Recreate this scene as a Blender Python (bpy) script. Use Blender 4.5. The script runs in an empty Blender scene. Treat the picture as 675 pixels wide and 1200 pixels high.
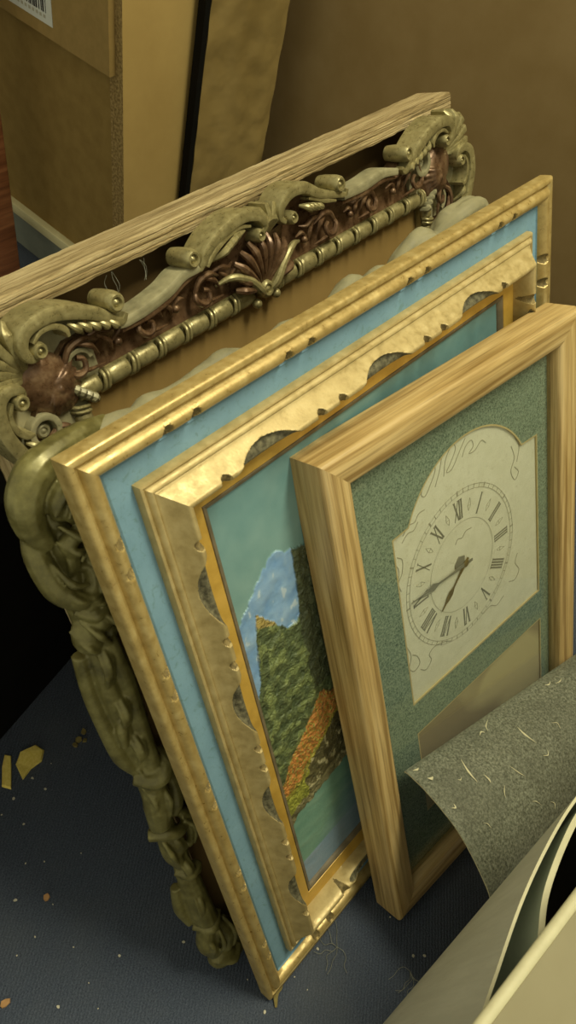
import bpy, bmesh, math, random
from mathutils import Vector, Matrix, noise
random.seed(7)
COL = bpy.context.scene.collection
PI = math.pi

# ---------------------------------------------------------------- colours / materials
def lin(c):
    return tuple(((v/255)/12.92 if v/255 <= .04045 else ((v/255+.055)/1.055)**2.4) for v in c)+(1,)

class NT:
    def __init__(s, name):
        s.m = bpy.data.materials.new(name); s.m.use_nodes = True
        s.t = s.m.node_tree; s.b = s.t.nodes['Principled BSDF']; s.out = s.t.nodes['Material Output']
        s.co = s.t.nodes.new('ShaderNodeTexCoord').outputs['Object']
    def n(s, kind, **kw):
        nd = s.t.nodes.new('ShaderNode'+kind)
        for k, v in kw.items():
            if k in nd.inputs: s.set(nd.inputs[k], v)
            else: setattr(nd, k, v)
        return nd
    def set(s, inp, v):
        if isinstance(v, bpy.types.NodeSocket): s.t.links.new(v, inp)
        else: inp.default_value = v
    def scaled(s, sc, rot=(0,0,0)):
        mp = s.n('Mapping'); s.t.links.new(s.co, mp.inputs['Vector'])
        mp.inputs['Scale'].default_value = sc; mp.inputs['Rotation'].default_value = rot
        return mp.outputs[0]
    def noise(s, scale, detail=3, rough=.55, vec=None, dist=0):
        nd = s.n('TexNoise'); nd.inputs['Scale'].default_value = scale
        nd.inputs['Detail'].default_value = detail; nd.inputs['Roughness'].default_value = rough
        nd.inputs['Distortion'].default_value = dist
        s.t.links.new(vec or s.co, nd.inputs['Vector']); return nd.outputs['Fac']
    def ramp(s, fac, stops):
        r = s.n('ValToRGB'); s.t.links.new(fac, r.inputs['Fac']); e = r.color_ramp.elements
        while len(e) < len(stops): e.new(.5)
        for el, (p, c) in zip(e, stops):
            el.position = p; el.color = c if len(c) == 4 else tuple(c)+(1,)
        return r.outputs['Color']
    def mix(s, fac, a, b, mode='MIX'):
        m = s.n('Mix', data_type='RGBA', blend_type=mode)
        s.set(m.inputs[0], fac); s.set(m.inputs[6], a); s.set(m.inputs[7], b)
        return m.outputs[2]
    def bump(s, h, strength=.3, dist=.001, normal=None):
        b = s.n('Bump'); b.inputs['Strength'].default_value = strength; b.inputs['Distance'].default_value = dist
        s.t.links.new(h, b.inputs['Height'])
        if normal: s.t.links.new(normal, b.inputs['Normal'])
        s.t.links.new(b.outputs[0], s.b.inputs['Normal']); return b.outputs[0]
    def base(s, c): s.set(s.b.inputs['Base Color'], c)
    def p(s, rough=.6, metal=0, spec=.5):
        s.set(s.b.inputs['Roughness'], rough); s.set(s.b.inputs['Metallic'], metal)
        s.b.inputs['Specular IOR Level'].default_value = spec; return s

def mottled(name, c1, c2, scale=60, rough=.6, metal=0, bumpd=.0004, bs=.3, spec=.5, c3=None, lo=.35, hi=.65):
    t = NT(name); f = t.noise(scale, 5, .6)
    c = t.ramp(f, [(lo, lin(c1)), (hi, lin(c2))])
    if c3:
        f2 = t.noise(scale*4, 4, .7); m = t.ramp(f2, [(.56, (0,0,0)), (.68, (1,1,1))])
        c = t.mix(m, c, lin(c3))
    t.base(c); t.p(rough, metal, spec)
    t.bump(t.noise(scale*5, 4), bs, bumpd)
    return t.m

def gold(name, c1, c2, c3, metal=.7, rough=.38, scale=70, grain=None):
    metal *= .8
    t = NT(name)
    v = t.scaled(grain) if grain else None
    f = t.noise(scale, 6, .65, v)
    c = t.ramp(f, [(.25, lin(c1)), (.5, lin(c2)), (.8, lin(c3))])
    t.base(c); t.p(rough, metal)
    t.set(t.b.inputs['Roughness'], t.ramp(t.noise(scale*2, 4, .6), [(.3, (rough-.1,)*3), (.7, (rough+.2,)*3)]))
    t.bump(t.noise(scale*6, 4), .25, .0004)
    return t.m

def wood(name, c1, c2, c3, rough=.45, ringscale=1.0, spec=.5, rot=(0,0,0), bs=.25, poro=.5):
    t = NT(name)
    v = t.scaled((3, 95*ringscale, 95*ringscale), rot)
    n1 = t.noise(1.8, 4, .6, v, .12)
    c = t.ramp(n1, [(.34, lin(c1)), (.5, lin(c2)), (.64, lin(c3))])
    v2 = t.scaled((7, 420, 420), rot); n2 = t.noise(1.6, 3, .7, v2)
    pores = t.ramp(n2, [(.5, (1,1,1)), (.72, (poro,)*3)])
    c = t.mix(.8, c, pores, 'MULTIPLY')
    t.base(c); t.p(rough, 0, spec); t.bump(n2, bs, .0006)
    return t.m

M = {}
M['carpet'] = None
def carpet():
    t = NT('navy_carpet')
    v = t.scaled((1, 1, 1), (0, 0, .95))
    w = t.n('TexWave', wave_type='BANDS', bands_direction='X'); t.t.links.new(v, w.inputs['Vector'])
    w.inputs['Scale'].default_value = 95; w.inputs['Distortion'].default_value = 3.5; w.inputs['Detail'].default_value = 2
    w.inputs['Detail Scale'].default_value = 3.0
    n1 = t.noise(700, 3, .7); n2 = t.noise(7, 4, .6); n3 = t.noise(220, 4, .7)
    c = t.ramp(n1, [(.3, lin((46,52,64))), (.7, lin((86,94,106)))])
    c = t.mix(t.ramp(w.outputs['Fac'], [(.1, (.16,)*3), (.8, (0,)*3)]), c, lin((24,26,36)))
    c = t.mix(t.ramp(n2, [(.45, (0,0,0)), (.8, (.30,)*3)]), c, lin((96,98,96)))
    c = t.mix(t.ramp(n3, [(.66, (0,0,0)), (.76, (.35,)*3)]), c, lin((128,128,118)))
    t.base(c); t.p(.95, 0, .15)
    h = t.mix(.5, w.outputs['Fac'], n1); t.bump(h, .7, .0015); return t.m
M['carpet'] = carpet()
M['wall'] = mottled('brown_wall', (138,114,70), (148,124,80), 14, .75, 0, .0003, .3, .25)
M['gold'] = gold('gold_leaf', (152,128,72), (178,154,94), (200,180,122), .45, .34, 90)
M['gold_in'] = gold('pale_gold_leaf', (158,138,86), (180,160,106), (198,180,128), .35, .42, 90)
M['gold_warm'] = gold('orange_gold_liner', (178,140,58), (200,162,72), (214,176,88), .25, .40, 40)
M['bite'] = mottled('grey_crackled_gesso', (74,70,52), (128,122,92), 260, .8, 0, .0012, .9, .3, (46,42,30))
M['notch'] = mottled('worn_notch', (96,84,52), (140,122,76), 260, .7, 0, .0008, .6, .3)
M['slip'] = mottled('grey_brown_slip', (98,88,66), (120,108,82), 80, .6)
M['back'] = mottled('raw_board_back', (82,64,38), (98,78,48), 30, .85)
M['dusty'] = None
def blue():
    t = NT('blue_marbled_linen'); n1 = t.noise(28, 4, .6); n2 = t.noise(120, 5, .7, None, 1.2)
    c = t.ramp(n1, [(.3, lin((110,144,160))), (.7, lin((124,158,174)))])
    c = t.mix(t.ramp(n2, [(.55, (0,0,0)), (.66, (.55,)*3)]), c, lin((96,126,118)))
    t.base(c); t.p(.75, 0, .25); t.bump(t.noise(500, 3), .3, .0004); return t.m
M['blue'] = blue()
M['oak'] = wood('oak_frame', (142,114,64), (182,154,98), (202,176,120), .40, 1.0)
M['rough_wood'] = None
def rough_wood():
    t = NT('weathered_pine')
    v = t.scaled((3, 60, 60)); n1 = t.noise(2.2, 5, .7, v, .6)
    c = t.ramp(n1, [(.33, lin((112,94,58))), (.5, lin((176,156,112))), (.68, lin((204,186,142)))])
    v2 = t.scaled((10, 380, 380)); n2 = t.noise(1.5, 4, .75, v2)
    c = t.mix(.85, c, t.ramp(n2, [(.42, (1,1,1)), (.66, (.42,.38,.30))]), 'MULTIPLY')
    t.base(c); t.p(.9, 0, .2); t.bump(n2, .9, .0018); return t.m
M['rough_wood'] = rough_wood()
M['brownboard'] = mottled('brown_hardboard', (104,82,46), (122,98,58), 10, .7, 0, .0003, .3, .3)
M['brownpaper'] = mottled('brown_picture_back', (128,104,56), (142,116,66), 9, .8, 0, .0003, .3, .25)
M['resin'] = gold('antique_gold_resin', (116,108,70), (146,136,92), (176,166,118), .5, .32, 130)
M['resin_dusty'] = gold('dusty_gold_resin', (116,110,82), (146,140,106), (172,164,126), .25, .45, 60)
M['copper'] = gold('copper_wash', (70,52,36), (104,78,54), (148,122,90), .5, .30, 90)
M['olive'] = gold('olive_bronze_resin', (70,66,34), (108,102,56), (142,136,84), .35, .38, 60)
M['olive_dust'] = gold('grey_dusted_resin', (112,108,80), (138,132,98), (150,144,108), .1, .7, 40)
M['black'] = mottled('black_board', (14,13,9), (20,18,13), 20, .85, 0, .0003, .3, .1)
M['kraft'] = None
def kraft():
    t = NT('kraft_paper'); n1 = t.noise(9, 4, .55)
    c = t.ramp(n1, [(.3, lin((118,98,52))), (.7, lin((150,128,76)))])
    t.base(c); t.p(.45, 0, .5)
    t.bump(t.noise(14, 3, .5), .6, .008); return t.m
M['kraft'] = kraft()
M['melamine'] = mottled('yellow_maple_melamine', (172,144,84), (182,154,92), 12, .5, 0, .0002, .2)
M['mdf'] = mottled('brown_fibreboard', (128,104,54), (138,114,62), 40, .8, 0, .0003, .3, .2)
M['rail'] = mottled('tan_fibreboard', (140,116,66), (150,124,72), 60, .75, 0, .0003, .3, .2)
M['particle'] = mottled('particle_board_edge', (110,88,48), (172,146,92), 260, .9, 0, .001, .8, .2, (70,52,26))
M['cream'] = mottled('cream_trim', (196,186,138), (206,196,148), 30, .6)
M['greybase'] = mottled('grey_base_board', (112,116,104), (122,126,112), 30, .7)
M['redwood'] = wood('red_brown_wood', (104,60,32), (132,80,46), (150,98,60), .5, .5)
M['labelpaper'] = mottled('white_label', (196,198,186), (204,206,194), 30, .6)
M['ink'] = mottled('black_ink', (34,32,28), (40,38,34), 30, .6)
M['dial'] = mottled('ivory_dial', (214,212,188), (222,220,198), 70, .7, 0, .0002, .2, .3, (204,200,174))
M['dialedge'] = mottled('tan_bevel', (190,172,122), (200,182,132), 50, .7)
M['dialink'] = mottled('grey_dial_ink', (120,118,100), (132,130,112), 50, .7)
M['faintink'] = mottled('faint_dial_ink', (160,156,134), (168,164,142), 50, .7)
M['brass'] = gold('dull_brass', (110,96,56), (132,116,70), (150,134,86), .5, .4, 50)
M['tanprint'] = None
def greenmat():
    t = NT('green_speckled_mat'); n1 = t.noise(520, 4, .75, None, .6); n2 = t.noise(24, 3)
    c = t.ramp(n1, [(.36, lin((74,92,78))), (.5, lin((124,142,122))), (.66, lin((158,172,148)))])
    c = t.mix(t.ramp(n2, [(.4, (0,0,0)), (.7, (.25,)*3)]), c, lin((140,152,130)))
    v = t.n('TexVoronoi', feature='F1'); t.t.links.new(t.co, v.inputs['Vector']); v.inputs['Scale'].default_value = 330
    c = t.mix(t.ramp(v.outputs['Distance'], [(.12, (.8,)*3), (.28, (0,0,0))]), c, lin((58,76,66)))
    t.base(c); t.p(.75, 0, .25); t.bump(n1, .3, .0004); return t.m
M['greenmat'] = greenmat()
def tanprint():
    t = NT('tan_brown_print'); n1 = t.noise(9, 2, .5, None, .3)
    c = t.ramp(n1, [(.44, lin((150,136,104))), (.52, lin((186,174,132)))])
    t.base(c); t.p(.7); return t.m
M['tanprint'] = tanprint()
def glass():
    t = NT('picture_glass'); t.t.nodes.remove(t.b)
    tr = t.n('BsdfTransparent'); tr.inputs[0].default_value = (.96,.97,.95,1)
    gl = t.n('BsdfGlossy'); gl.inputs['Roughness'].default_value = .06
    fr = t.n('Fresnel'); ge = t.n('NewGeometry'); mm_ = t.n('MapRange'); t.t.links.new(ge.outputs['Backfacing'], mm_.inputs[0]); mm_.inputs[3].default_value = 1.5; mm_.inputs[4].default_value = 1/1.5; t.t.links.new(mm_.outputs[0], fr.inputs['IOR'])
    mx = t.n('MixShader'); t.t.links.new(fr.outputs[0], mx.inputs[0])
    t.t.links.new(tr.outputs[0], mx.inputs[1]); t.t.links.new(gl.outputs[0], mx.inputs[2])
    t.t.links.new(mx.outputs[0], t.out.inputs['Surface']); return t.m
M['glass'] = glass()
def stone():
    t = NT('grey_stone_vinyl'); n1 = t.noise(420, 5, .75); n2 = t.noise(14, 4, .6, None, .5)
    c = t.ramp(n1, [(.36, lin((62,64,50))), (.5, lin((104,107,90))), (.68, lin((142,145,125)))])
    c = t.mix(t.ramp(n2, [(.4, (0,0,0)), (.72, (.6,)*3)]), c, lin((72,74,62)))
    n3 = t.noise(90, 5, .8, None, 1.5)
    c = t.mix(t.ramp(n3, [(.69, (0,0,0)), (.72, (.8,)*3)]), c, lin((206,206,184)))
    t.base(c); t.p(.34, 0, .6); t.bump(t.noise(40, 5, .6, None, 1.), .25, .0016); return t.m
M['stone'] = stone()
M['sheetedge'] = mottled('pale_sheet_edge', (188,182,144), (198,192,154), 60, .6)
M['darkback'] = mottled('dark_sheet_back', (30,28,20), (38,36,26), 30, .9, 0, .0003, .2, .1)
def greyply():
    t = NT('grey_beige_laminate'); v = t.scaled((30, 30, 3)); n1 = t.noise(3, 4, .7, v)
    c = t.ramp(n1, [(.4, lin((188,186,166))), (.7, lin((200,198,178)))])
    v2 = t.scaled((160, 160, 16)); n2 = t.noise(2, 3, .6, v2)
    c = t.mix(t.ramp(n2, [(.66, (0,0,0)), (.76, (.35,)*3)]), c, lin((146,134,104)))
    t.base(c); t.p(.6, 0, .3); return t.m
M['greyply'] = greyply()
M['greensheet'] = mottled('grey_green_laminate', (140,148,124), (150,158,134), 20, .6)
M['beigeboard'] = mottled('beige_board', (138,130,98), (148,140,108), 8, .55)
M['foam'] = mottled('yellow_foam', (222,198,92), (236,214,118), 300, .9, 0, .001, .8, .2)
M['crumb'] = mottled('pale_crumb', (176,170,148), (200,194,170), 200, .9)
M['chip'] = mottled('orange_brown_chip', (166,124,76), (180,140,92), 200, .9)
M['fluff'] = mottled('grey_lint', (120,120,104), (136,136,118), 100, .9)
M['olivecrumb'] = mottled('olive_crumb', (110,98,52), (130,116,62), 200, .9)

# ---------------------------------------------------------------- object helpers
def link(o, parent=None):
    COL.objects.link(o)
    if parent: o.parent = parent
    return o
def mesh(name, V, F, mats, parent=None, mi=None, smooth=True, angle=38, loc=None, rot=None):
    me = bpy.data.meshes.new(name); me.from_pydata([tuple(v) for v in V], [], F); me.update()
    if not isinstance(mats, (list, tuple)): mats = [mats]
    for m in mats: me.materials.append(m)
    if mi: me.polygons.foreach_set('material_index', mi)
    bm = bmesh.new(); bm.from_mesh(me); bmesh.ops.recalc_face_normals(bm, faces=bm.faces); bm.to_mesh(me); bm.free()
    if smooth:
        me.polygons.foreach_set('use_smooth', [True]*len(me.polygons))
        me.set_sharp_from_angle(angle=math.radians(angle))
    o = bpy.data.objects.new(name, me); link(o, parent)
    if loc is not None: o.location = loc
    if rot is not None: o.rotation_euler = rot
    return o
def tag(o, label=None, cat=None, group=None, kind=None):
    if label: o['label'] = label
    if cat: o['category'] = cat
    if group: o['group'] = group
    if kind: o['kind'] = kind
    return o
def empty(name, mat, label, cat, group=None):
    o = bpy.data.objects.new(name, None); COL.objects.link(o); o.empty_display_size = .05
    o.matrix_world = mat; return tag(o, label, cat, group)
def frame_matrix(x, y, yaw, lean, z=0):
    c, s = math.cos(yaw), math.sin(yaw)
    U = Vector((c, s, 0)); h = Vector((-s, c, 0))
    V = math.cos(lean)*Vector((0,0,1)) + math.sin(lean)*h
    N = math.sin(lean)*Vector((0,0,1)) - math.cos(lean)*h
    m = Matrix.Identity(4)
    for i, a in enumerate((U, V, N)):
        for k in range(3): m[k][i] = a[k]
    m[0][3], m[1][3], m[2][3] = x, y, z
    return m

def box_vf(x0, x1, y0, y1, z0, z1):
    V = [(x,y,z) for x in (x0,x1) for y in (y0,y1) for z in (z0,z1)]
    F = [(0,1,3,2),(4,6,7,5),(0,4,5,1),(2,3,7,6),(0,2,6,4),(1,5,7,3)]
    return V, F
def box(name, a, mats, parent=None, bev=.0, **kw):
    V, F = box_vf(*a); o = mesh(name, V, F, mats, parent, smooth=False, **kw)
    if bev:
        bm = bmesh.new(); bm.from_mesh(o.data)
        bmesh.ops.bevel(bm, geom=bm.edges[:], offset=bev, segments=3, affect='EDGES', profile=.5)
        bm.to_mesh(o.data); bm.free()
        o.data.polygons.foreach_set('use_smooth', [True]*len(o.data.polygons)); o.data.set_sharp_from_angle(angle=.7)
    return o

def catmull(P, n=8):
    P = [Vector(p) for p in P]; out = []
    for i in range(len(P)-1):
        a = P[i-1] if i else P[0]*2-P[1]; b, c = P[i], P[i+1]
        d = P[i+2] if i+2 < len(P) else P[-1]*2-P[-2]
        for k in range(n):
            t = k/n
            out.append(.5*((2*b)+(c-a)*t+(2*a-5*b+4*c-d)*t*t+(3*b-a-3*c+d)*t**3))
    out.append(P[-1]); return out
def lerps(vals, n):
    m = len(vals)-1; out = []
    for i in range(n):
        f = i/(n-1)*m; k = min(int(f), m-1); out.append(vals[k]+(vals[k+1]-vals[k])*(f-k))
    return out

class G:
    """collects geometry that ends as one mesh"""
    def __init__(s): s.V = []; s.F = []; s.mi = []
    def add(s, V, F, mi=0):
        b = len(s.V); s.V += [tuple(v) for v in V]; s.F += [tuple(i+b for i in f) for f in F]; s.mi += [mi]*len(F)
    def build(s, name, mats, parent=None, **kw): return mesh(name, s.V, s.F, mats, parent, s.mi, **kw)
    def ribbon(s, pts, half, h, z0=0, n=6, mi=0, rnd=.35, flute=0):
        """upstanding ribbon: narrow in the plane, h deep, rounded front"""
        P = catmull([(p[0], p[1], 0) for p in pts], n); N = len(P)
        hw = lerps(half, N) if isinstance(half, (list, tuple)) else [half]*N
        hh = lerps(h, N) if isinstance(h, (list, tuple)) else [h]*N
        V = []; secn = 0
        for i, p in enumerate(P):
            t = (P[min(i+1, N-1)]-P[max(i-1, 0)]); t.normalize() if t.length else None
            q = Vector((-t.y, t.x, 0)); a = hw[i]; H = hh[i]
            sec = [(-a, z0), (-a, z0+H-a*rnd*1.4), (-a*.86, z0+H-a*rnd*.4), (-a*.5, z0+H), (-a*.18, z0+H-flute*a), (a*.18, z0+H-flute*a), (a*.5, z0+H), (a*.86, z0+H-a*rnd*.4), (a, z0+H-a*rnd*1.4), (a, z0)]
            secn = len(sec)
            for d, w in sec: v = p+q*d; V.append((v.x, v.y, w))
        F = []
        for i in range(N-1):
            for k in range(secn):
                a = i*secn+k; b = i*secn+(k+1) % secn
                F.append((a, b, b+secn, a+secn))
        F.append(tuple(range(secn))); F.append(tuple(range((N-1)*secn, N*secn)))
        s.add(V, F, mi)
    def tube(s, pts, rad, n=6, sides=10, mi=0, flat=1.0, up=(0,0,1)):
        P = catmull(pts, n); N = len(P)
        R = lerps(rad, N) if isinstance(rad, (list, tuple)) else [rad]*N
        V = []; upv = Vector(up)
        for i, p in enumerate(P):
            t = P[min(i+1, N-1)]-P[max(i-1, 0)]
            if t.length < 1e-9: t = Vector((1,0,0))
            t.normalize(); a = t.cross(upv)
            if a.length < .1: a = t.cross(Vector((1,0,0)))
            a.normalize(); b = a.cross(t)
            for k in range(sides):
                w = 2*PI*k/sides; V.append(p+a*math.cos(w)*R[i]+b*math.sin(w)*R[i]*flat)
        F = []
        for i in range(N-1):
            for k in range(sides):
                q = (k+1) % sides; F.append((i*sides+k, i*sides+q, (i+1)*sides+q, (i+1)*sides+k))
        F.append(tuple(range(sides))[::-1]); F.append(tuple(range((N-1)*sides, N*sides)))
        s.add(V, F, mi)
    def ball(s, c, r, sc=(1,1,1), rot=None, mi=0, u=14, v=9):
        V = []; R = Matrix.Rotation(rot, 3, 'Z') if isinstance(rot, float) else (rot or Matrix.Identity(3))
        c = Vector(c)
        V.append(c+R@Vector((0,0,r*sc[2])))
        for i in range(1, v):
            th = PI*i/v
            for k in range(u):
                ph = 2*PI*k/u
                V.append(c+R@Vector((r*sc[0]*math.sin(th)*math.cos(ph), r*sc[1]*math.sin(th)*math.sin(ph), r*sc[2]*math.cos(th))))
        V.append(c+R@Vector((0,0,-r*sc[2])))
        F = [(0, 1+k, 1+(k+1) % u) for k in range(u)]
        for i in range(v-2):
            for k in range(u):
                a = 1+i*u+k; b = 1+i*u+(k+1) % u; F.append((a, a+u, b+u, b))
        L = len(V)-1; o = 1+(v-2)*u
        F += [(L, o+(k+1) % u, o+k) for k in range(u)]
        s.add(V, F, mi)
    def roll(s, x, y, r, h, z0=0, mi=0):
        """rolled scroll end: short upright cylinder with a domed, dimpled front"""
        prof = [(r*.9, z0), (r, z0+h*.3), (r*1.02, z0+h*.75), (r*.9, z0+h*.93), (r*.7, z0+h), (r*.5, z0+h*.99), (r*.42, z0+h*.9), (r*.3, z0+h*.93), (r*.1, z0+h*.98), (0.0001, z0+h*.99)]
        u = 18; V = []
        for q, z in prof:
            for k in range(u): V.append((x+q*math.cos(2*PI*k/u), y+q*math.sin(2*PI*k/u), z))
        F = []
        for i in range(len(prof)-1):
            for k in range(u):
                q = (k+1) % u; F.append((i*u+k, i*u+q, (i+1)*u+q, (i+1)*u+k))
        F.append(tuple(range(u))); F.append(tuple(range((len(prof)-1)*u, len(prof)*u)))
        s.add(V, F, mi)
    def plate(s, poly, z0, z1, mi=0):
        n = len(poly); V = [(x, y, z0) for x, y in poly]+[(x, y, z1) for x, y in poly]
        F = [tuple(range(n))[::-1], tuple(range(n, 2*n))]+[(i, (i+1) % n, n+(i+1) % n, n+i) for i in range(n)]
        s.add(V, F, mi)

RAILROT = [((0,0), 0), ((1,0), PI/2), ((1,1), PI), ((0,1), -PI/2)]   # bottom, right, top, left
def place_rail(o, W, H, side):
    (a, b), r = RAILROT[side]
    o.location = (a*W, b*H, 0); o.rotation_euler = (0, 0, r)
def rail(name, L, prof, parent, mats, W, H, side, n=24, mod=None, mat_fn=None, inset=0, back=0.0, xs=None):
    """mitred length of moulding; prof = [(inward distance, height)]"""
    m0 = prof[0][0]; m1 = prof[-1][0]
    sec = [(m0, back)]+list(prof)+[(m1, back)]
    ns = len(sec); V = []; F = []; mi = []
    ts = xs or [i/n for i in range(n+1)]
    for t in ts:
        for j, (m, w) in enumerate(sec):
            x = max(m, min(L-m, L*t)); dm = 0
            if mod and 0 < j < ns-1: dm, w = mod(x, m, w)
            V.append((x, m+dm, w))
    for i in range(len(ts)-1):
        for j in range(ns):
            k = (j+1) % ns
            f = (i*ns+j, i*ns+k, (i+1)*ns+k, (i+1)*ns+j); F.append(f)
            if mat_fn:
                x = sum(V[q][0] for q in f)/4; m = (sec[j][0]+sec[k][0])/2
                mi.append(mat_fn(x, m) if 0 < j < ns-2 else 0)
            else: mi.append(0)
    F.append(tuple(range(ns))[::-1]); F.append(tuple(range((len(ts)-1)*ns, len(ts)*ns))); mi += [0, 0]
    o = mesh(name, V, F, mats, parent, mi, smooth=False)
    bm = bmesh.new(); bm.from_mesh(o.data); bmesh.ops.remove_doubles(bm, verts=bm.verts, dist=2e-6)
    bmesh.ops.dissolve_degenerate(bm, dist=1e-6, edges=bm.edges); bmesh.ops.recalc_face_normals(bm, faces=bm.faces)
    for f in bm.faces: f.smooth = True
    bm.to_mesh(o.data); bm.free(); o.data.set_sharp_from_angle(angle=math.radians(50))
    place_rail(o, W, H, side); return o

# ---------------------------------------------------------------- camera
cp, cyaw, crl = .88909, 1.02111, -.24529
fh = Vector((math.sin(cyaw), math.cos(cyaw), 0)); rt = Vector((math.cos(cyaw), -math.sin(cyaw), 0)); up = Vector((0,0,1))
fw = math.cos(cp)*fh-math.sin(cp)*up; dn = -(math.sin(cp)*fh+math.cos(cp)*up)
R = math.cos(crl)*rt+math.sin(crl)*dn; Dn = -math.sin(crl)*rt+math.cos(crl)*dn
cam = bpy.data.objects.new('camera', bpy.data.cameras.new('camera')); COL.objects.link(cam)
mw = Matrix.Identity(4)
for i, a in enumerate((R, -Dn, -fw)):
    for k in range(3): mw[k][i] = a[k]
mw[2][3] = .9
cam.matrix_world = mw
cam.data.sensor_fit = 'HORIZONTAL'; cam.data.sensor_width = 36; cam.data.lens = 932.88*36/675
cam.data.clip_start = .02
cam.data.dof.use_dof = True; cam.data.dof.focus_distance = .78; cam.data.dof.aperture_fstop = 30
bpy.context.scene.camera = cam

# ---------------------------------------------------------------- the room
def struct(o): return tag(o, kind='structure')
floor = box('floor', (-1.2, 1.03, -1.3, 2.6, -.02, 0), M['carpet']); struct(floor)
wr = box('wall_right', (1.03, 1.08, -1.3, 2.6, -.02, 2.5), M['wall']); struct(wr)
wb = box('wall_back', (-1.2, 1.08, 2.6, 2.65, -.02, 2.5), M['wall']); struct(wb)

# cabinet standing behind the frames (upper left of the picture)
cab = empty('cabinet', Matrix.Translation((.70, .85, 0)), 'unfinished brown cabinet with raw particle board edge and maple front behind the frames', 'cabinet')
box('side_panel', (.006, .02, .008, 1.2, .088, 1.15), M['mdf'], cab)
o = box('apron', (-.010, .004, -.004, 1.2, .408, .56), M['rail'], cab)
lab = box('barcode_label', (-.0106, -.0101, .11, .24, .425, .50), M['labelpaper'], o); tag(lab, 'white barcode label')
g = G(); random.seed(3); y = .122
while y < .20:
    w = random.choice((.0012, .002, .0032)); g.add(*box_vf(-.0109, -.0107, y, y+w, .4385, .458)); y += w+random.choice((.0012, .002, .003))
g.build('barcode', M['ink'], lab, smooth=False)
g = G(); y = .125
for k in range(9):
    g.add(*box_vf(-.0109, -.0107, .124+k*.008, .1285+k*.008, .4315, .4355))
g.build('number_line', M['faintink'], lab, smooth=False)
box('trim_strip', (-.006, .022, .0, 1.2, .070, .088), M['cream'], cab, .0015)
box('plinth', (.004, .03, .0, 1.2, .0005, .070), M['greybase'], cab)
fp = G(); V, F = box_vf(0, .140, -.018, .0078, .0005, 1.15); fp.add(V, F)
fp.mi = [1, 0, 0, 0, 0, 0]; fp.build('front_panel', [M['melamine'], M['particle']], cab, smooth=False)
# kraft wrapped board leaning in the corner
kb = empty('wrapped_board', Matrix.Translation((.800, .823, 0.0)) @ Matrix.Rotation(-.15, 4, 'Z') @ Matrix.Rotation(.060, 4, 'Y'), 'tall board wrapped in crumpled brown kraft paper with dark edge against the wall', 'wrapped board')
V = []; F = []; nx, nz = 16, 90
for i in range(nx+1):
    for k in range(nz+1):
        x = i/nx*.140; z = .016+k/nz*.7
        yy = -.004*noise.noise(Vector((x*22, z*9, 3)))-.0025*noise.noise(Vector((x*60, z*35, 8)))
        e = math.exp(-((x-.140)/.012)**2); yy += e*.006
        V.append((x, yy-.012, z))
for i in range(nx):
    for k in range(nz):
        a = i*(nz+1)+k; F.append((a, a+nz+1, a+nz+2, a+1))
nb = len(V); V += [(x, .002, z) for x, y_, z in V[:nb]]
for f in F[:]: F.append(tuple(q+nb for q in f[::-1]))
for k in range(nz):
    for a in (k, nx*(nz+1)+k): F.append((a, a+1, a+1+nb, a+nb))
for i in range(nx):
    for a in (i*(nz+1), i*(nz+1)+nz): F.append((a, a+nz+1, a+nz+1+nb, a+nb))
mesh('paper_wrap', V, F, M['kraft'], kb)
box('dark_edge', (-.009, -.0005, -.012, .004, .010, .716), M['black'], kb)
# red-brown post far left
rp = box('wooden_post', (0, .05, 0, .03, 0, 1.2), M['redwood'], bev=.003, loc=(.603, 1.05, .001), rot=(0, 0, 0))
tag(rp, 'reddish brown wooden post at the left behind the weathered wood frame', 'post')
# black box added to fill the dark area behind the stack, which leans on it
bx = empty('added_black_box', Matrix.Translation((.132, .3754, 0)) @ Matrix.Rotation(.228, 4, 'Z'), 'added black box filling the dark area behind the leaning frames', 'box')
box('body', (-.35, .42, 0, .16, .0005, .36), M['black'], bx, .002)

# ---------------------------------------------------------------- A: blue and gold double frame with the mountain painting
AW, AH = .5299, .6219
A = empty('painting_frame', frame_matrix(.15916, -.00694, 0, .42805, .0), 'gold double frame with blue linen band around thick mountain landscape painting', 'framed painting')
prof_o = [(0,.0105),(.0008,.0122),(.0022,.0132),(.0048,.0130),(.0060,.0112),(.0072,.0106),(.0080,.0118),(.0088,.0131),(.0096,.0142),(.0108,.0152),(.0120,.0158),(.0132,.0159),(.0145,.0156),(.0157,.0149),(.0168,.0138),(.0178,.0124),(.0186,.0108),(.0196,.0086),(.0199,.0075)]
def pairs(L, centres, gap=.0112): return [c+s for c in centres for s in (-gap, gap)]
def outer_mod(notches):
    def f(x, m, w):
        for c in notches:
            d = abs(x-c)
            q = 1-(d/.0046)**2-((m-.0156)/.0042)**2
            if q > 0: w -= .0048*q**.55
        return 0, w
    def mt(x, m):
        for c in notches:
            if (abs(x-c)/.0044)**2+((m-.0156)/.0042)**2 < 1: return 1
        return 0
    return f, mt
def dense(L, marks, half, n0=60, k=10):
    t = set(round(i/n0, 5) for i in range(n0+1))
    for c in marks:
        for i in range(-k, k+1): t.add(round((c+half*i/k)/L, 5))
    return sorted(q for q in t if 0 <= q <= 1)
tn = [.0790, .1840, .3190, .4475]; ln = [.5475, .4400, .3165, .2013, .0820]
for side, L, cs in ((0, AW, [AW-c for c in tn]), (1, AH, [.0820,.2013,.3165,.44,.5412]), (2, AW, [AW-c for c in tn]), (3, AH, [AH-c for c in ln])):
    nt = pairs(L, cs, .0113)
    f, mt = outer_mod(nt)
    # stations are given along the full length so notches stay square
    r_ = rail('outer_rail', L, prof_o, A, [M['gold'], M['notch']], AW, AH, side, mod=f, mat_fn=mt, xs=dense(L, nt, .0055))
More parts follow.
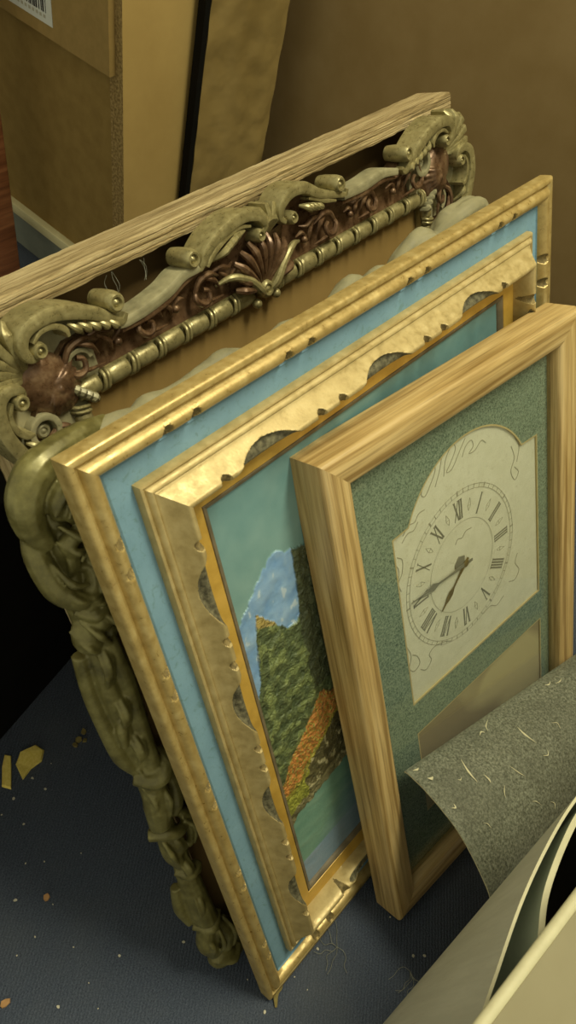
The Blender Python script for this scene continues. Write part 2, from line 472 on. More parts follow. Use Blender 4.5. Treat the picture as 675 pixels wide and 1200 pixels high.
for side, L in ((0, AW), (1, AH), (2, AW), (3, AH)):
    rail('linen_band', L, [(.0199,.0080),(.0212,.0090),(.0218,.0078),(.0300,.0076),(.0373,.0076)], A, [M['blue']], AW, AH, side, n=4)
prof_i = [(.0373,.0078),(.0374,.0120),(.0382,.0140),(.0396,.0144),(.0408,.0134),(.0412,.0130),(.0418,.0142),(.0430,.0160),(.0446,.0164),(.0456,.0152),(.0462,.0158)]
for k in range(1, 23):
    s = k/22; prof_i.append((.0462+.0110*s, .0158+.0122*(s**1.25)))
prof_i += [(.0577,.0285),(.0582,.0288),(.0588,.0289),(.0595,.0289),(.0601,.0287),(.0607,.0284),(.0613,.0277),(.0618,.0268),(.0623,.0255),(.0628,.0240),(.0632,.0219),(.0636,.0195),(.0639,.0168),(.0642,.0140),(.0644,.0118),(.0646,.0095)]
def inner_mod(bites, notches):
    def f(x, m, w):
        dm = 0
        for c in bites:
            d = abs(x-c)/.0325
            if d < 1:
                b = (1-d*d)
                mm = .0628-.0112*b**.9
                if m > mm:
                    k = min(1, (m-mm)/(.0642-mm))
                    w -= (.0062*math.sin(PI*k**.8)+.0035*k)*b**.6-.0008*noise.noise(Vector((x*300, m*300, c*9)))*(1-k)
                    w = max(w, .0096)
        for c in notches:
            d = abs(x-c)/.0046
            q = 1-d*d-((m-.0600)/.0044)**2
            if q > 0: w -= .0048*q**.55
        return dm, w
    def mt(x, m):
        for c in bites:
            d = abs(x-c)/.0325
            if d < 1 and m > .0628-.0112*(1-d*d)**.9+.0001 and m < .0620: return 1
        for c in notches:
            if (abs(x-c)/.0044)**2+((m-.0600)/.0044)**2 < 1: return 2
        return 0
    return f, mt
tb = [.1300, .2560, .3800]; lb = [.4930, .3835, .2655, .1360]
for side, L, bs in ((0, AW, [AW-c for c in tb]), (1, AH, [c for c in lb]), (2, AW, [AW-c for c in tb]), (3, AH, [AH-c for c in lb])):
    bs = sorted(bs); nts = []
    for a, b in zip(bs, bs[1:]): mid = (a+b)/2; nts += [mid-.0115, mid+.0115]
    nts += [bs[0]-.0400, bs[-1]+.0400]
    f, mt = inner_mod(bs, nts)
    xs = dense(L, nts, .0055, 80, 8)
    xs = sorted(set(xs) | set(round((c+.0335*i/26)/L, 5) for c in bs for i in range(-26, 27)))
    rail('inner_rail', L, prof_i, A, [M['gold_in'], M['bite'], M['notch']], AW, AH, side, mod=f, mat_fn=mt, xs=xs)
for side, L in ((0, AW), (1, AH), (2, AW), (3, AH)):
    rail('liner', L, [(.0646,.0098),(.0700,.0094),(.0795,.0088),(.0800,.0080)], A, [M['gold_warm']], AW, AH, side, n=4)
    rail('slip', L, [(.0800,.0080),(.0806,.0088),(.0836,.0080),(.0853,.0050)], A, [M['slip']], AW, AH, side, n=4)
box('backing', (.006, AW-.006, .006, AH-.006, -.003, .0), M['back'], A)

def pigment():
    t = NT('impasto_paint')
    at = t.n('Attribute', attribute_name='pigment')
    n1 = t.noise(130, 5, .7, None, .8)
    c = t.mix(t.n('Math', operation='MULTIPLY', ).outputs[0], at.outputs['Color'], lin((40,48,28)))
    mul = [n for n in t.t.nodes if n.type == 'MATH'][0]
    t.t.links.new(at.outputs['Alpha'], mul.inputs[0])
    t.t.links.new(t.ramp(n1, [(.52, (0,0,0)), (.62, (.55,)*3)]), mul.inputs[1])
    t.base(c); t.p(.42, 0, .5)
    b = t.n('Bump'); vo = t.n('TexVoronoi', feature='F1'); dn_ = t.n('TexNoise'); t.t.links.new(t.co, dn_.inputs['Vector']); dn_.inputs['Scale'].default_value = 120; dn_.inputs['Detail'].default_value = 3
    vm = t.n('VectorMath', operation='SCALE'); t.t.links.new(dn_.outputs['Color'], vm.inputs[0]); vm.inputs['Scale'].default_value = .012
    va = t.n('VectorMath', operation='ADD'); t.t.links.new(t.co, va.inputs[0]); t.t.links.new(vm.outputs[0], va.inputs[1])
    t.t.links.new(va.outputs[0], vo.inputs['Vector']); vo.inputs['Scale'].default_value = 230
    t.t.links.new(t.mix(.45, vo.outputs['Distance'], t.noise(260, 4, .7, None, 1.)), b.inputs['Height'])
    b.inputs['Distance'].default_value = .0035; t.t.links.new(at.outputs['Alpha'], b.inputs['Strength'])
    t.t.links.new(b.outputs[0], t.b.inputs['Normal']); return t.m
M['pigment'] = pigment()
def interp(x, pts):
    if x <= pts[0][0]: return pts[0][1]
    for (a, b), (c, d) in zip(pts, pts[1:]):
        if x <= c: return b+(d-b)*(x-a)/(c-a)
    return pts[-1][1]
peak = [(.085,.428),(.0935,.436),(.105,.447),(.115,.456),(.125,.4635),(.1347,.4672),(.143,.460),(.150,.4575),(.20,.44),(.26,.47),(.33,.45),(.40,.475),(.45,.44)]
green = [(.085,.352),(.0905,.365),(.094,.385),(.097,.408),(.102,.428),(.110,.418),(.120,.405),(.130,.394),(.138,.390),(.144,.398),(.1465,.420),(.148,.455),(.1530,.4690),(.160,.476),(.19,.47),(.22,.43),(.30,.40),(.36,.41),(.45,.38)]
bankt = [(.085,.2400),(.100,.2600),(.115,.2720),(.130,.2840),(.147,.3020),(.152,.3020),(.160,.292),(.20,.28),(.45,.26)]
bankb = [(.085,.2180),(.105,.2220),(.120,.2350),(.140,.2470),(.153,.2570),(.160,.262),(.20,.25),(.45,.23)]
shore = [(.085,.180),(.0925,.187),(.125,.191),(.1586,.1965),(.20,.205),(.30,.20),(.45,.205)]
def fbm(x, y, s, z=0):
    return noise.noise(Vector((x*s, y*s, z)))+.5*noise.noise(Vector((x*s*2.1, y*s*2.1, z+5)))
def paint(u, v):
    n = fbm(u, v, 60); n2 = fbm(u+.004*n, v*.8, 130, 3); n2 = n2 if n2 > 0 else n2*.7
    vv = v+.0022*fbm(u, v, 150, 7)
    ii = 0; h = 0
    if vv > interp(u, peak):
        k = (v-.42)/.12; c = (124+8*n-16*k, 156+6*n-10*k, 148+5*n-2*k); a = .05
    elif vv > interp(u, green)+.002*n2:
        c = (126+18*n+14*n2, 160+14*n+10*n2, 192+8*n); a = .12; h = .0010+.0009*n
        if n2 > .55: c = (172,190,200)
    elif vv > interp(u, bankt)+.003*n2:
        k = noise.noise(Vector((u*90, v*90, 1))); a = .85; h = .0018+.0016*n2+.0010*k
        if u > .142+.003*n2 and v > .31: c = (70+12*n2, 78+12*n2, 52+8*n2)
        elif k > .12 and u < .142: c = (116+20*n2, 128+18*n2, 78+10*n2)
        else: c = (86+22*n2, 98+20*n2, 62+12*n2)
        if v > .385 and abs(v-(.425-.55*(u-.100))) < .009 and u < .135 and n2 > -.25: c = (158,140,78)
    elif vv > interp(u, bankb)+.004*n2 and u < .165:
        a = .95; h = .0022+.0020*n2
        c = (190, 128, 62) if noise.noise(Vector((u*420, v*420, 2))) > -.15 else (158, 148, 66)
        if v < interp(u, bankb)+.006: c = (160+20*n2, 150+20*n2, 60)
    elif vv > interp(u, shore):
        a = .8; h = .0010+.0014*n2
        c = (98+24*n2, 92+22*n2, 60+12*n2) if n2 < .35 else (176,168,126)
        if u < .104+.02*n and v > .196: c = (150, 152, 62)
        if v < interp(u, shore)+.012 and n < .2: c = (126,120,84)
    else:
        k = fbm(u*.6+v*.9, v*1.6, 50, 2); a = .10
        g = max(0, min(1, (v-(.055+1.0*(u-.085)))/.05))
        c = (122+14*k-8*g, 152+10*k, 160-28*g+8*k)
        if v < .12: c = (128+12*k, 152+8*k, 168+8*k)
        h = .0003*k
    return c, a, h
V = []; C4 = []; x0, x1, y0, y1 = .0845, AW-.0845, .0845, AH-.0845
NXa, NY = 150, 380
us = [x0+(.20-x0)*i/NXa for i in range(NXa)]+[.20+(x1-.20)*i/90 for i in range(91)]
for u in us:
    for j in range(NY+1):
        v = y0+(y1-y0)*j/NY; c, a, h = paint(u, v)
        V.append((u, v, .0046+max(0, h))); l = lin(tuple(max(0, min(255, q)) for q in c)); C4.append((l[0], l[1], l[2], a))
F = [(i*(NY+1)+j, (i+1)*(NY+1)+j, (i+1)*(NY+1)+j+1, i*(NY+1)+j+1) for i in range(len(us)-1) for j in range(NY)]
cv = mesh('canvas', V, F, M['pigment'], A)
ca = cv.data.color_attributes.new('pigment', 'FLOAT_COLOR', 'POINT')
ca.data.foreach_set('color', [q for c in C4 for q in c])

# ---------------------------------------------------------------- B: oak frame with the clock print
BW, BH = .3310, .5446
B = empty('clock_picture', frame_matrix(.30516, -.03953, -.07959, .480), 'oak framed clock face under glass with green speckled mat leaning in front', 'framed clock')
prof_b = [(0,.0290),(.0006,.0313),(.0020,.0330),(.0045,.0340),(.0085,.0346),(.0130,.0345),(.0180,.0341),(.0225,.0335),(.0255,.0328),(.0270,.0318),(.0280,.0300),(.0284,.0280),(.0285,.0205)]
for side, L in ((0, BW), (1, BH), (2, BW), (3, BH)):
    rail('oak_rail', L, prof_b, B, [M['oak']], BW, BH, side, n=6)
# mat with two openings
mz = .0180
def arc_pts(xc, r, vb, top, half, n=26):
    a0 = math.asin(half/r); return [(xc+r*math.sin(-a0+2*a0*i/n), top-r+r*math.cos(-a0+2*a0*i/n)) for i in range(n+1)]
dx0, dx1, dy0, dy1 = .0762, .2835, .2455, .4325
ARC = arc_pts(.1775, .0925, dy1, .4824, .0815)
hole1 = [(dx0, dy0), (dx0, dy1)]+[p for p in ARC]+[(dx1, dy1), (dx1, dy0)]
hole2 = [(.0765, .0920), (.0765, .2045), (.2850, .2045), (.2850, .0920)]
def holed_plate(name, outer, holes, z0, z1, mats, parent, side_mi=0):
    bm = bmesh.new(); E = []
    for poly in [outer]+holes:
        vs = [bm.verts.new((x, y, z1)) for x, y in poly]
        E += [bm.edges.new((vs[i], vs[(i+1) % len(vs)])) for i in range(len(vs))]
    bmesh.ops.triangle_fill(bm, use_beauty=True, edges=E)
    r = bmesh.ops.extrude_face_region(bm, geom=bm.faces[:])
    for v in [q for q in r['geom'] if isinstance(q, bmesh.types.BMVert)]: v.co.z = z0
    bmesh.ops.recalc_face_normals(bm, faces=bm.faces)
    for f in bm.faces: f.material_index = side_mi if abs(f.normal.z) < .5 else 0
    me = bpy.data.meshes.new(name); bm.to_mesh(me); bm.free()
    for m in mats: me.materials.append(m)
    return link(bpy.data.objects.new(name, me), parent)
outer = [(.0275, .0275), (BW-.0275, .0275), (BW-.0275, BH-.0275), (.0275, BH-.0275)]
holed_plate('mat_board', outer, [hole1, hole2], mz-.0014, mz, [M['greenmat'], M['dialedge']], B, 1)
# thin tan line round the openings
def outline(name, poly, w, z, mat, parent, closed=True):
    g = G(); n = len(poly); V = []; 
    for i, p in enumerate(poly):
        a = Vector(poly[i-1]); b = Vector(p); c = Vector(poly[(i+1) % n])
        t = ((b-a).normalized()+(c-b).normalized()); t = t.normalized() if t.length > 1e-6 else (c-b).normalized()
        q = Vector((-t.y, t.x)); k = 1/max(.5, abs(q.dot(Vector((-(c-b).normalized().y, (c-b).normalized().x)))))
        for s in (0, w*k): v = b+q*s; V.append((v.x, v.y, z))
    F = [(2*i, 2*i+1, (2*i+3) % (2*n), (2*i+2) % (2*n)) for i in range(n)]
    g.add(V, F); return g.build(name, mat, parent, smooth=False)
outline('bevel_line', hole1, .0016, mz+.0002, M['dialedge'], B)
outline('bevel_line', hole2, .0014, mz+.0002, M['dialedge'], B)
dz = .0164
dial = box('dial_card', (.060, BW-.030, .232, .500, dz-.0012, dz), M['dial'], B)
box('print_card', (.060, BW-.030, .080, .212, dz-.0012, dz), M['tanprint'], B)
box('backing', (.006, BW-.006, .006, BH-.006, .0, .0028), M['back'], B)
box('glass', (.0285, BW-.0285, .0285, BH-.0285, .0202, .0216), M['glass'], B)
DC = Vector((.1632, .3532)); zt = dz+.0003
def bar(g, a, b, w, z=zt, c=DC):
    a = Vector(a); b = Vector(b); t = (b-a).normalized(); q = Vector((-t.y, t.x))*w/2
    P4 = [a-q, b-q, b+q, a+q]; g.add([(c.x+p.x, c.y+p.y, z) for p in P4]+[(c.x+p.x, c.y+p.y, z-.0003) for p in P4], [(0,1,2,3),(7,6,5,4),(0,4,5,1),(1,5,6,2),(2,6,7,3),(3,7,4,0)])
def ring(name, r0, r1, mat, z=zt, n=72, parent=None):
    g = G(); V = []
    for k in range(n):
        a = 2*PI*k/n
        for r in (r0, r1): V.append((DC.x+r*math.cos(a), DC.y+r*math.sin(a), z))
    F = [(2*k, 2*k+1, (2*k+3) % (2*n), (2*k+2) % (2*n)) for k in range(n)]
    g.add(V, F); return g.build(name, mat, parent or dial, smooth=False)
ring('minute_ring', .0792, .0797, M['faintink']); ring('minute_ring', .0752, .0757, M['faintink']); ring('inner_ring', .0465, .0469, M['faintink'])
g = G()
for k in range(60):
    a = 2*PI*k/60; d = Vector((math.sin(a), math.cos(a))); w = .0016 if k % 5 == 0 else .0004
    bar(g, d*.0755, d*(.0798 if k % 5 else .0802), w)
g.build('minute_marks', M['faintink'], dial, smooth=False)
glyph = {'I': [((0,-1),(0,1),.34)], 'V': [((-.62,1),(0,-1),.36),((.62,1),(0,-1),.14)], 'X': [((-.62,1),(.62,-1),.36),((.62,1),(-.62,-1),.14)]}
wid = {'I': .62, 'V': 1.35, 'X': 1.35}
for k, s in enumerate(['XII','I','II','III','IIII','V','VI','VII','VIII','IX','X','XI']):
    a = 2*PI*k/12; out = Vector((math.sin(a), math.cos(a))); rt_ = Vector((math.cos(a), -math.sin(a)))
    g = G(); tot = sum(wid[c] for c in s); x = -tot/2; hh = .0100; ww = .0046
    for c in s:
        x += wid[c]/2
        for p, q, w in glyph[c]:
            bar(g, out*(.0605+p[1]*hh)+rt_*((x+p[0])*ww), out*(.0605+q[1]*hh)+rt_*((x+q[0])*ww), w*ww*1.05)
            if c != 'I' or True:
                for e in (p, q):
                    if c == 'I' or e[1] > 0:
                        bar(g, out*(.0605+e[1]*hh)+rt_*((x+e[0]-.26)*ww), out*(.0605+e[1]*hh)+rt_*((x+e[0]+.26)*ww), .0006)
        x += wid[c]/2
    g.build('numeral', M['dialink'], dial, smooth=False)
    # diamond and lozenge between numerals
g = G()
for k in range(12):
    a = 2*PI*(k+.5)/12; d = Vector((math.sin(a), math.cos(a))); e = Vector((d.y, -d.x))
    for s in (-1, 1): bar(g, d*.0600+e*.0022*s, d*.0672, .0003); bar(g, d*.0600+e*.0022*s, d*.0545, .0003)
    bar(g, d*.0600-e*.0022, d*.0600+e*.0022, .0003)
g.build('lozenges', M['faintink'], dial, smooth=False)
def flourish(name, pts, w, mat=M['faintink']):
    g = G(); P_ = catmull([(p[0]-.0125, p[1]+.0150, 0) for p in pts], 8)
    for a, b in zip(P_, P_[1:]): bar(g, (a.x, a.y), (b.x+(b.x-a.x)*.1, b.y+(b.y-a.y)*.1), w, c=Vector((0,0)))
    return g.build(name, mat, dial, smooth=False)
fl = [
 [(.128,.440),(.134,.452),(.146,.462),(.150,.454),(.142,.443),(.134,.436),(.130,.441),(.138,.452),(.152,.464),(.160,.466),(.156,.452),(.148,.438)],
 [(.160,.442),(.164,.456),(.174,.466),(.178,.460),(.170,.450),(.164,.444),(.172,.444),(.184,.456),(.192,.464)],
 [(.186,.448),(.192,.456),(.200,.458),(.202,.451),(.196,.447),(.204,.446),(.214,.451),(.220,.446)],
 [(.102,.414),(.110,.420),(.118,.419),(.124,.424),(.132,.424)],[(.100,.408),(.108,.413),(.116,.412),(.122,.417)],
 [(.092,.398),(.098,.392),(.096,.380),(.090,.372),(.092,.362)],[(.086,.396),(.092,.386),(.090,.374),(.086,.366)],
 [(.258,.424),(.262,.410),(.256,.398),(.262,.386),(.268,.392),(.262,.400)],[(.264,.430),(.270,.418),(.266,.404)],
 [(.090,.300),(.094,.286),(.090,.274),(.096,.266),(.104,.270),(.102,.280),(.096,.286)],
 [(.104,.262),(.112,.256),(.120,.262),(.118,.270),(.126,.274),(.140,.270),(.150,.264)],
 [(.262,.300),(.258,.290),(.264,.278),(.256,.270),(.246,.274)],
 [(.236,.262),(.224,.258),(.214,.264),(.202,.262)],
 [(.168,.366),(.172,.370),(.178,.368),(.184,.372),(.192,.371)]]
for q in fl: flourish('flourish', q, .0008)
# hands
def hand(name, pts2, width, z, mat):
    g = G(); P_ = [Vector(p) for p in pts2]; V = []; n = len(P_)
    for i, p in enumerate(P_):
        t = (P_[min(i+1, n-1)]-P_[max(i-1, 0)]).normalized(); q = Vector((-t.y, t.x))*width[i]
        V += [(p.x-q.x, p.y-q.y, z), (p.x+q.x, p.y+q.y, z), (p.x+q.x, p.y+q.y, z+.0006), (p.x-q.x, p.y-q.y, z+.0006)]
    F = []
    for i in range(n-1):
        for k in range(4): F.append((4*i+k, 4*i+(k+1) % 4, 4*i+4+(k+1) % 4, 4*i+4+k))
    F += [(0,1,2,3), (4*n-1,4*n-2,4*n-3,4*n-4)]
    g.add(V, F); return g.build(name, mat, dial, smooth=False)
def along(c, e, fr): c = Vector(c); e = Vector(e); return [c+(e-c)*f for f in fr]
C0 = (.1660, .3545)
hand('minute_hand', along(C0, (.0880, .3594), (-.12, 0, .35, .52, .58, .62, .68, .74, .9, 1)), [.0012,.0020,.0010,.0010,.0030,.0040,.0022,.0008,.0006,.0003], dz+.0022, M['dialink'])
hand('hour_hand', along(C0, (.1280, .3225), (-.12, 0, .35, .5, .62, .74, .85, 1)), [.0012,.0020,.0009,.0010,.0034,.0026,.0009,.0003], dz+.0012, M['brass'])
g = G(); g.ball((C0[0], C0[1], dz+.0022), .0040, (1,1,.3)); g.build('hub', M['brass'], dial)
g = G(); g.plate([(.1518,.3595),(.1583,.3660),(.1662,.3630),(.1652,.3565),(.1582,.3535),(.1522,.3555)], dz, dz+.0012); g.build('hand_boss', M['dialink'], dial)

# ---------------------------------------------------------------- C: olive carved frame
CW, CH = .500, .592
Cf = empty('carved_frame', frame_matrix(.160, .0495, 0, .428), 'olive bronze carved leaf frame with ragged outline directly behind the blue band frame', 'carved frame')
def carve(name, prims, parent, mat, vox=.0014, smooth_it=1):
    g = G(); prims(g); o = g.build(name, mat, parent)
    r = o.modifiers.new('fuse', 'REMESH'); r.mode = 'VOXEL'; r.voxel_size = vox; r.use_smooth_shade = True
    s = o.modifiers.new('soft', 'SMOOTH'); s.factor = .5; s.iterations = smooth_it
    return o
def left_stile(g):
    # core shaft: (u, v, w) down the stile
    core = [(.004,.560,.012),(.002,.520,.013),(-.002,.480,.012),(-.004,.440,.012),(-.006,.400,.013),(-.007,.350,.012),(-.006,.300,.012),(-.009,.250,.013),(-.006,.200,.012),(-.010,.150,.013),(-.012,.100,.012),(-.008,.050,.013),(-.004,.018,.014)]
    g.tube(core, [.009,.009,.009,.007,.0085,.008,.009,.009,.008,.0085,.009,.009,.009], 5, 12)
    # top corner: hood and leaf rolls
    g.tube([(.062,.577,.008),(.040,.580,.012),(.018,.581,.017),(0,.578,.020),(-.011,.566,.020),(-.013,.548,.018),(-.008,.530,.018)], [.006,.009,.0105,.012,.0115,.010,.006], 6, 12)
    g.tube([(.036,.566,.020),(.018,.568,.027),(.004,.560,.028),(.004,.548,.024),(.014,.545,.022)], [.003,.0055,.006,.005,.003], 6)
    g.tube([(.030,.556,.022),(.016,.556,.030),(.008,.548,.030),(.012,.540,.026)], [.003,.0045,.005,.003], 6)
    g.tube([(.022,.546,.024),(.010,.536,.030),(.000,.530,.028),(.004,.520,.024),(.014,.520,.020)], [.003,.005,.006,.0045,.002], 6)
    g.tube([(-.012,.545,.012),(-.016,.525,.014),(-.014,.500,.018),(-.004,.486,.022),(.008,.490,.024),(.010,.502,.022),(.002,.508,.020)], [.006,.008,.009,.008,.007,.005,.003], 6, 12)
    g.tube([(.012,.532,.018),(.016,.512,.022),(.012,.492,.022),(.002,.480,.024),(-.006,.470,.020)], [.004,.006,.007,.006,.004], 6)
    g.tube([(.014,.486,.016),(.012,.474,.024),(.000,.470,.026),(-.010,.478,.020)], [.003,.005,.005,.003], 6)
    for k in range(3): g.tube([(-.006+k*.003,.494-k*.004,.026),(.002+k*.002,.486-k*.004,.030),(.011,.490-k*.004,.026)], [.0016,.0026,.0016], 5)
    # hooked leaf tips and folds on the corner and roll
    for (a, b, c_) in (((.026,.570,.020),(.010,.566,.034),(-.002,.552,.030)),((.030,.562,.022),(.016,.562,.034),(.004,.548,.034)),((-.002,.545,.028),(.006,.534,.036),(.016,.530,.030)),((-.006,.535,.026),(.002,.524,.034),(.012,.522,.026)),((.018,.540,.020),(.012,.526,.032),(.002,.516,.032)),((-.012,.520,.022),(-.008,.504,.030),(.002,.498,.032)),((-.014,.508,.020),(-.008,.490,.029),(.004,.484,.030)),((.010,.514,.022),(.014,.500,.030),(.008,.486,.032))):
        g.tube([a, b, c_], [.0010, .0030, .0012], 6, 8)
    for (a, b, c_) in (((.002,.476,.022),(.008,.462,.032),(.014,.450,.024)),((-.010,.470,.020),(-.004,.456,.030),(.004,.440,.024)),((-.016,.462,.014),(-.012,.448,.024),(-.004,.436,.020))):
        g.tube([a, b, c_], [.0010, .0030, .0012], 6, 8)
    for (a, b, c_) in (((-.016,.300,.016),(-.014,.285,.028),(-.018,.262,.024)),((-.004,.298,.024),(-.004,.278,.032),(-.010,.250,.026)),((.004,.236,.022),(.010,.220,.026),(.006,.198,.022)),((-.018,.236,.016),(-.018,.216,.026),(-.014,.192,.022)),((-.020,.082,.016),(-.018,.066,.028),(-.020,.046,.024)),((-.006,.086,.026),(-.008,.062,.032),(-.012,.044,.026)),((.006,.074,.018),(.008,.054,.028),(.002,.034,.026))):
        g.tube([a, b, c_], [.0010, .0030, .0012], 6, 8)
    # knob below the roll, then bound shaft
    g.ball((.004,.462,.020), .011, (1,1.1,.9)); g.ball((-.006,.452,.016), .012, (1,1.3,.8)); g.ball((.009,.446,.016), .007, (1,1,1))
    g.tube([(.004,.445,.018),(.006,.400,.017),(.002,.340,.018),(-.002,.300,.019)], [.007,.0075,.0065,.008], 5, 12)
    g.tube([(-.014,.435,.008),(-.018,.400,.007),(-.018,.360,.008),(-.017,.330,.010),(-.010,.306,.014)], [.006,.006,.007,.007,.005], 5)
    g.tube([(-.006,.375,.018),(-.012,.362,.019),(-.014,.345,.018)], [.003,.0045,.003], 5)
    # wrapped cuff
    g.tube([(.010,.312,.012),(.006,.305,.026),(-.006,.302,.026),(-.017,.306,.014)], [.006,.0075,.0075,.005], 6)
    g.tube([(-.006,.296,.020),(-.010,.270,.020),(-.014,.246,.018)], [.010,.0115,.009], 6, 12)
    g.tube([(.008,.296,.014),(.010,.276,.018),(.006,.256,.020),(.000,.244,.020)], [.005,.006,.006,.003], 5)
    g.tube([(-.024,.238,.012),(-.014,.236,.021),(-.004,.230,.024),(.006,.226,.020)], [.0055,.0062,.0055,.004], 6)
    g.tube([(.004,.244,.016),(.011,.226,.018),(.010,.204,.016),(.004,.190,.014)], [.004,.0065,.0055,.003], 6)
    g.tube([(-.010,.230,.014),(-.013,.205,.016),(-.010,.182,.016)], [.009,.009,.006], 5)
    g.tube([(-.016,.174,.012),(-.008,.170,.022),(.004,.172,.020)], [.004,.006,.004], 6); g.ball((-.002,.168,.020), .0065)
    # lower shaft and foot
    g.tube([(-.006,.168,.014),(-.007,.130,.016),(-.009,.092,.018)], [.008,.009,.011], 5, 12)
    g.tube([(-.020,.150,.008),(-.024,.120,.007),(-.022,.094,.010)], [.005,.006,.004], 5)
    g.tube([(-.020,.088,.010),(-.010,.084,.024),(.004,.090,.018)], [.005,.006,.004], 6)
    g.tube([(-.012,.084,.018),(-.018,.062,.018),(-.014,.040,.018)], [.009,.010,.008], 6, 12)
    g.tube([(-.004,.080,.016),(.002,.056,.022),(-.004,.036,.022)], [.004,.007,.006], 6)
    g.tube([(.008,.060,.012),(.012,.040,.014),(.004,.022,.016)], [.004,.006,.006], 5)
    g.ball((-.008,.024,.016), .014, (1.1,1,.9)); g.ball((.006,.014,.014), .012); g.tube([(-.018,.030,.022),(-.004,.020,.029),(.010,.022,.022)], [.003,.004,.003], 5)
    g.ball((.002,.009,.010), .009)
def side_rail(L, seed, base):
    def f(g):
        rnd = random.Random(seed); n = int(L/.05)
        g.tube([(L*i/n, base+.003*math.sin(i*1.7), .012) for i in range(n+1)], [.011+.002*rnd.random() for _ in range(n+1)], 4, 12)
        x = .01
        while x < L-.02:
            s = rnd.choice((-1, 1)); l = rnd.uniform(.025, .045); d = .010
            g.tube([(x, base-s*d, .010), (x+l*.35, base, .022), (x+l*.7, base+s*d, .020), (x+l, base+s*d*.7, .012)], [.004, .0065, .007, .003], 5)
            if rnd.random() < .6: g.tube([(x+.01, base+s*.004, .020), (x+.02, base+s*.012, .020), (x+.026, base+s*.010, .014)], [.003, .005, .003], 5)
            x += l*rnd.uniform(.55, .9)
    return f
def leaf_detail(g):
    rnd = random.Random(31)
    # fluted leaf tips laid over the shaft all the way down
    cc = [(.560,.004),(.520,.002),(.480,-.002),(.440,-.004),(.400,-.006),(.350,-.007),(.300,-.006),(.250,-.009),(.200,-.006),(.150,-.010),(.100,-.012),(.050,-.008),(0,-.004)]
    def cx(v):
        for (a, p), (b, q) in zip(cc, cc[1:]):
            if v >= b: return p+(q-p)*(a-v)/(a-b)
        return -.004
    v = .540
    while v > .05:
        s = rnd.choice((-1, 1)); l = rnd.uniform(.030, .055)
        for k in range(3):
            o = (k-1)*.0040
            P_ = [(v-l*t, cx(v-l*t)+o*(1-.5*t)+s*.004*(t-.5)) for t in (0, .35, .7, 1)]
            g.tube([(x, y, w) for (y, x), w in zip(P_, (.018, .0250-.0020*abs(k-1), .0235, .017))], [.0010, .0023, .0021, .0008], 5, 8)
        v -= l*rnd.uniform(.9, 1.3)
carve('carved_stile', lambda g: (left_stile(g), leaf_detail(g)), Cf, M['olive'], .0011, 0)
def top_rail_c(g):
    sil = [(.040,.574),(.062,.577),(.085,.572),(.091,.578),(.114,.571),(.150,.577),(.163,.576),(.195,.566),(.224,.571),(.262,.566),(.289,.573),(.304,.580),(.320,.569),(.338,.575),(.356,.566),(.374,.578),(.399,.584),(.420,.574),(.438,.587),(.458,.590),(.472,.588),(.489,.580)]
    sil = [(x, y+.006) for x, y in sil]; g.tube([(x, y-.016, .010) for x, y in sil], .013, 3, 12)
    g.tube([(x, y-.008, .012) for x, y in sil], [.0085]*3+[.007, .0095]*9+[.010], 3, 12)
    rnd = random.Random(5)
    for (x, y), (x2, y2) in zip(sil, sil[1:]):
        g.tube([(x, y-.024, .018), ((x+x2)/2, (y+y2)/2-.010, .024), (x2, y2-.020, .017)], [.003, .006, .003], 4)
    g.tube([(.372,.572,.012),(.392,.580,.016),(.405,.577,.022),(.404,.566,.024)], [.005,.008,.007,.004], 5)
    g.tube([(.418,.575,.012),(.440,.583,.018),(.462,.586,.020),(.484,.582,.016),(.498,.570,.012)], [.006,.010,.010,.009,.006], 5)
    g.ball((.492,.566,.012), .013)
carve('carved_top_rail', top_rail_c, Cf, M['olive_dust'])
o = carve('carved_stile', side_rail(.575, 11, 0), Cf, M['olive']); o.location = (CW-.012, .004, 0); o.rotation_euler = (0, 0, PI/2)
o = carve('carved_bottom_rail', side_rail(.500, 12, 0), Cf, M['olive']); o.location = (.0, .015, 0)
box('backing', (.006, CW-.018, .012, .562, -.004, .003), M['brownboard'], Cf)

# ---------------------------------------------------------------- D: gold and copper rococo frame
DY = .306
Dm = frame_matrix(.2, .1325, .03, .428)
D = empty('rococo_frame', Dm, 'ornate gold and copper frame with scrolls, shell centre and beaded inner edge', 'ornate frame')
DCX = .2787
def quarter(o, k, sx=1.0):
    o.location = (DCX, DY, 0); o.rotation_euler = (0, 0, k*PI/2); return o
def cut(P_): return [(x, y-DY) for x, y in P_]
# --- field (copper cove) with the carved leaf relief
top_line = cut([(-.240,.560),(-.222,.572),(-.195,.572),(-.1721,.5660),(-.1512,.5670),(-.1284,.5710),(-.1131,.5765),(-.0967,.5770),(-.0877,.583),(-.0722,.590),(-.0475,.594),(-.030,.580),(-.008,.575),(.010,.578),(.0103,.594),(.0295,.594),(.0472,.585),(.0747,.575),(.0825,.5740),(.1166,.5725),(.1451,.5745),(.1653,.571),(.178,.577),(.195,.582),(.222,.575),(.240,.560)])
g = G(); n = len(top_line)
lo = [(x, .2335 if abs(x) < .225 else .2335+(abs(x)-.225)*1.0) for x, y in top_line]
V = []; rows = 7
for (x, y), (xl, yl) in zip(top_line, lo):
    for k in range(rows):
        s = k/(rows-1); zz = .0065+.0075*s*s-.0035*math.sin(s*PI)
        V.append((x+(xl-x)*(1-s), yl+(y-yl)*s, zz))
F = [(i*rows+k, (i+1)*rows+k, (i+1)*rows+k+1, i*rows+k+1) for i in range(n-1) for k in range(rows-1)]
nv = len(V); V += [(x, y, 0) for x, y, z in V[:nv]]; F2 = [tuple(q+nv for q in f[::-1]) for f in F]
F += F2
for i in range(n-1):
    for k in (0, rows-1): a = i*rows+k; F.append((a, a+rows, a+rows+nv, a+nv))
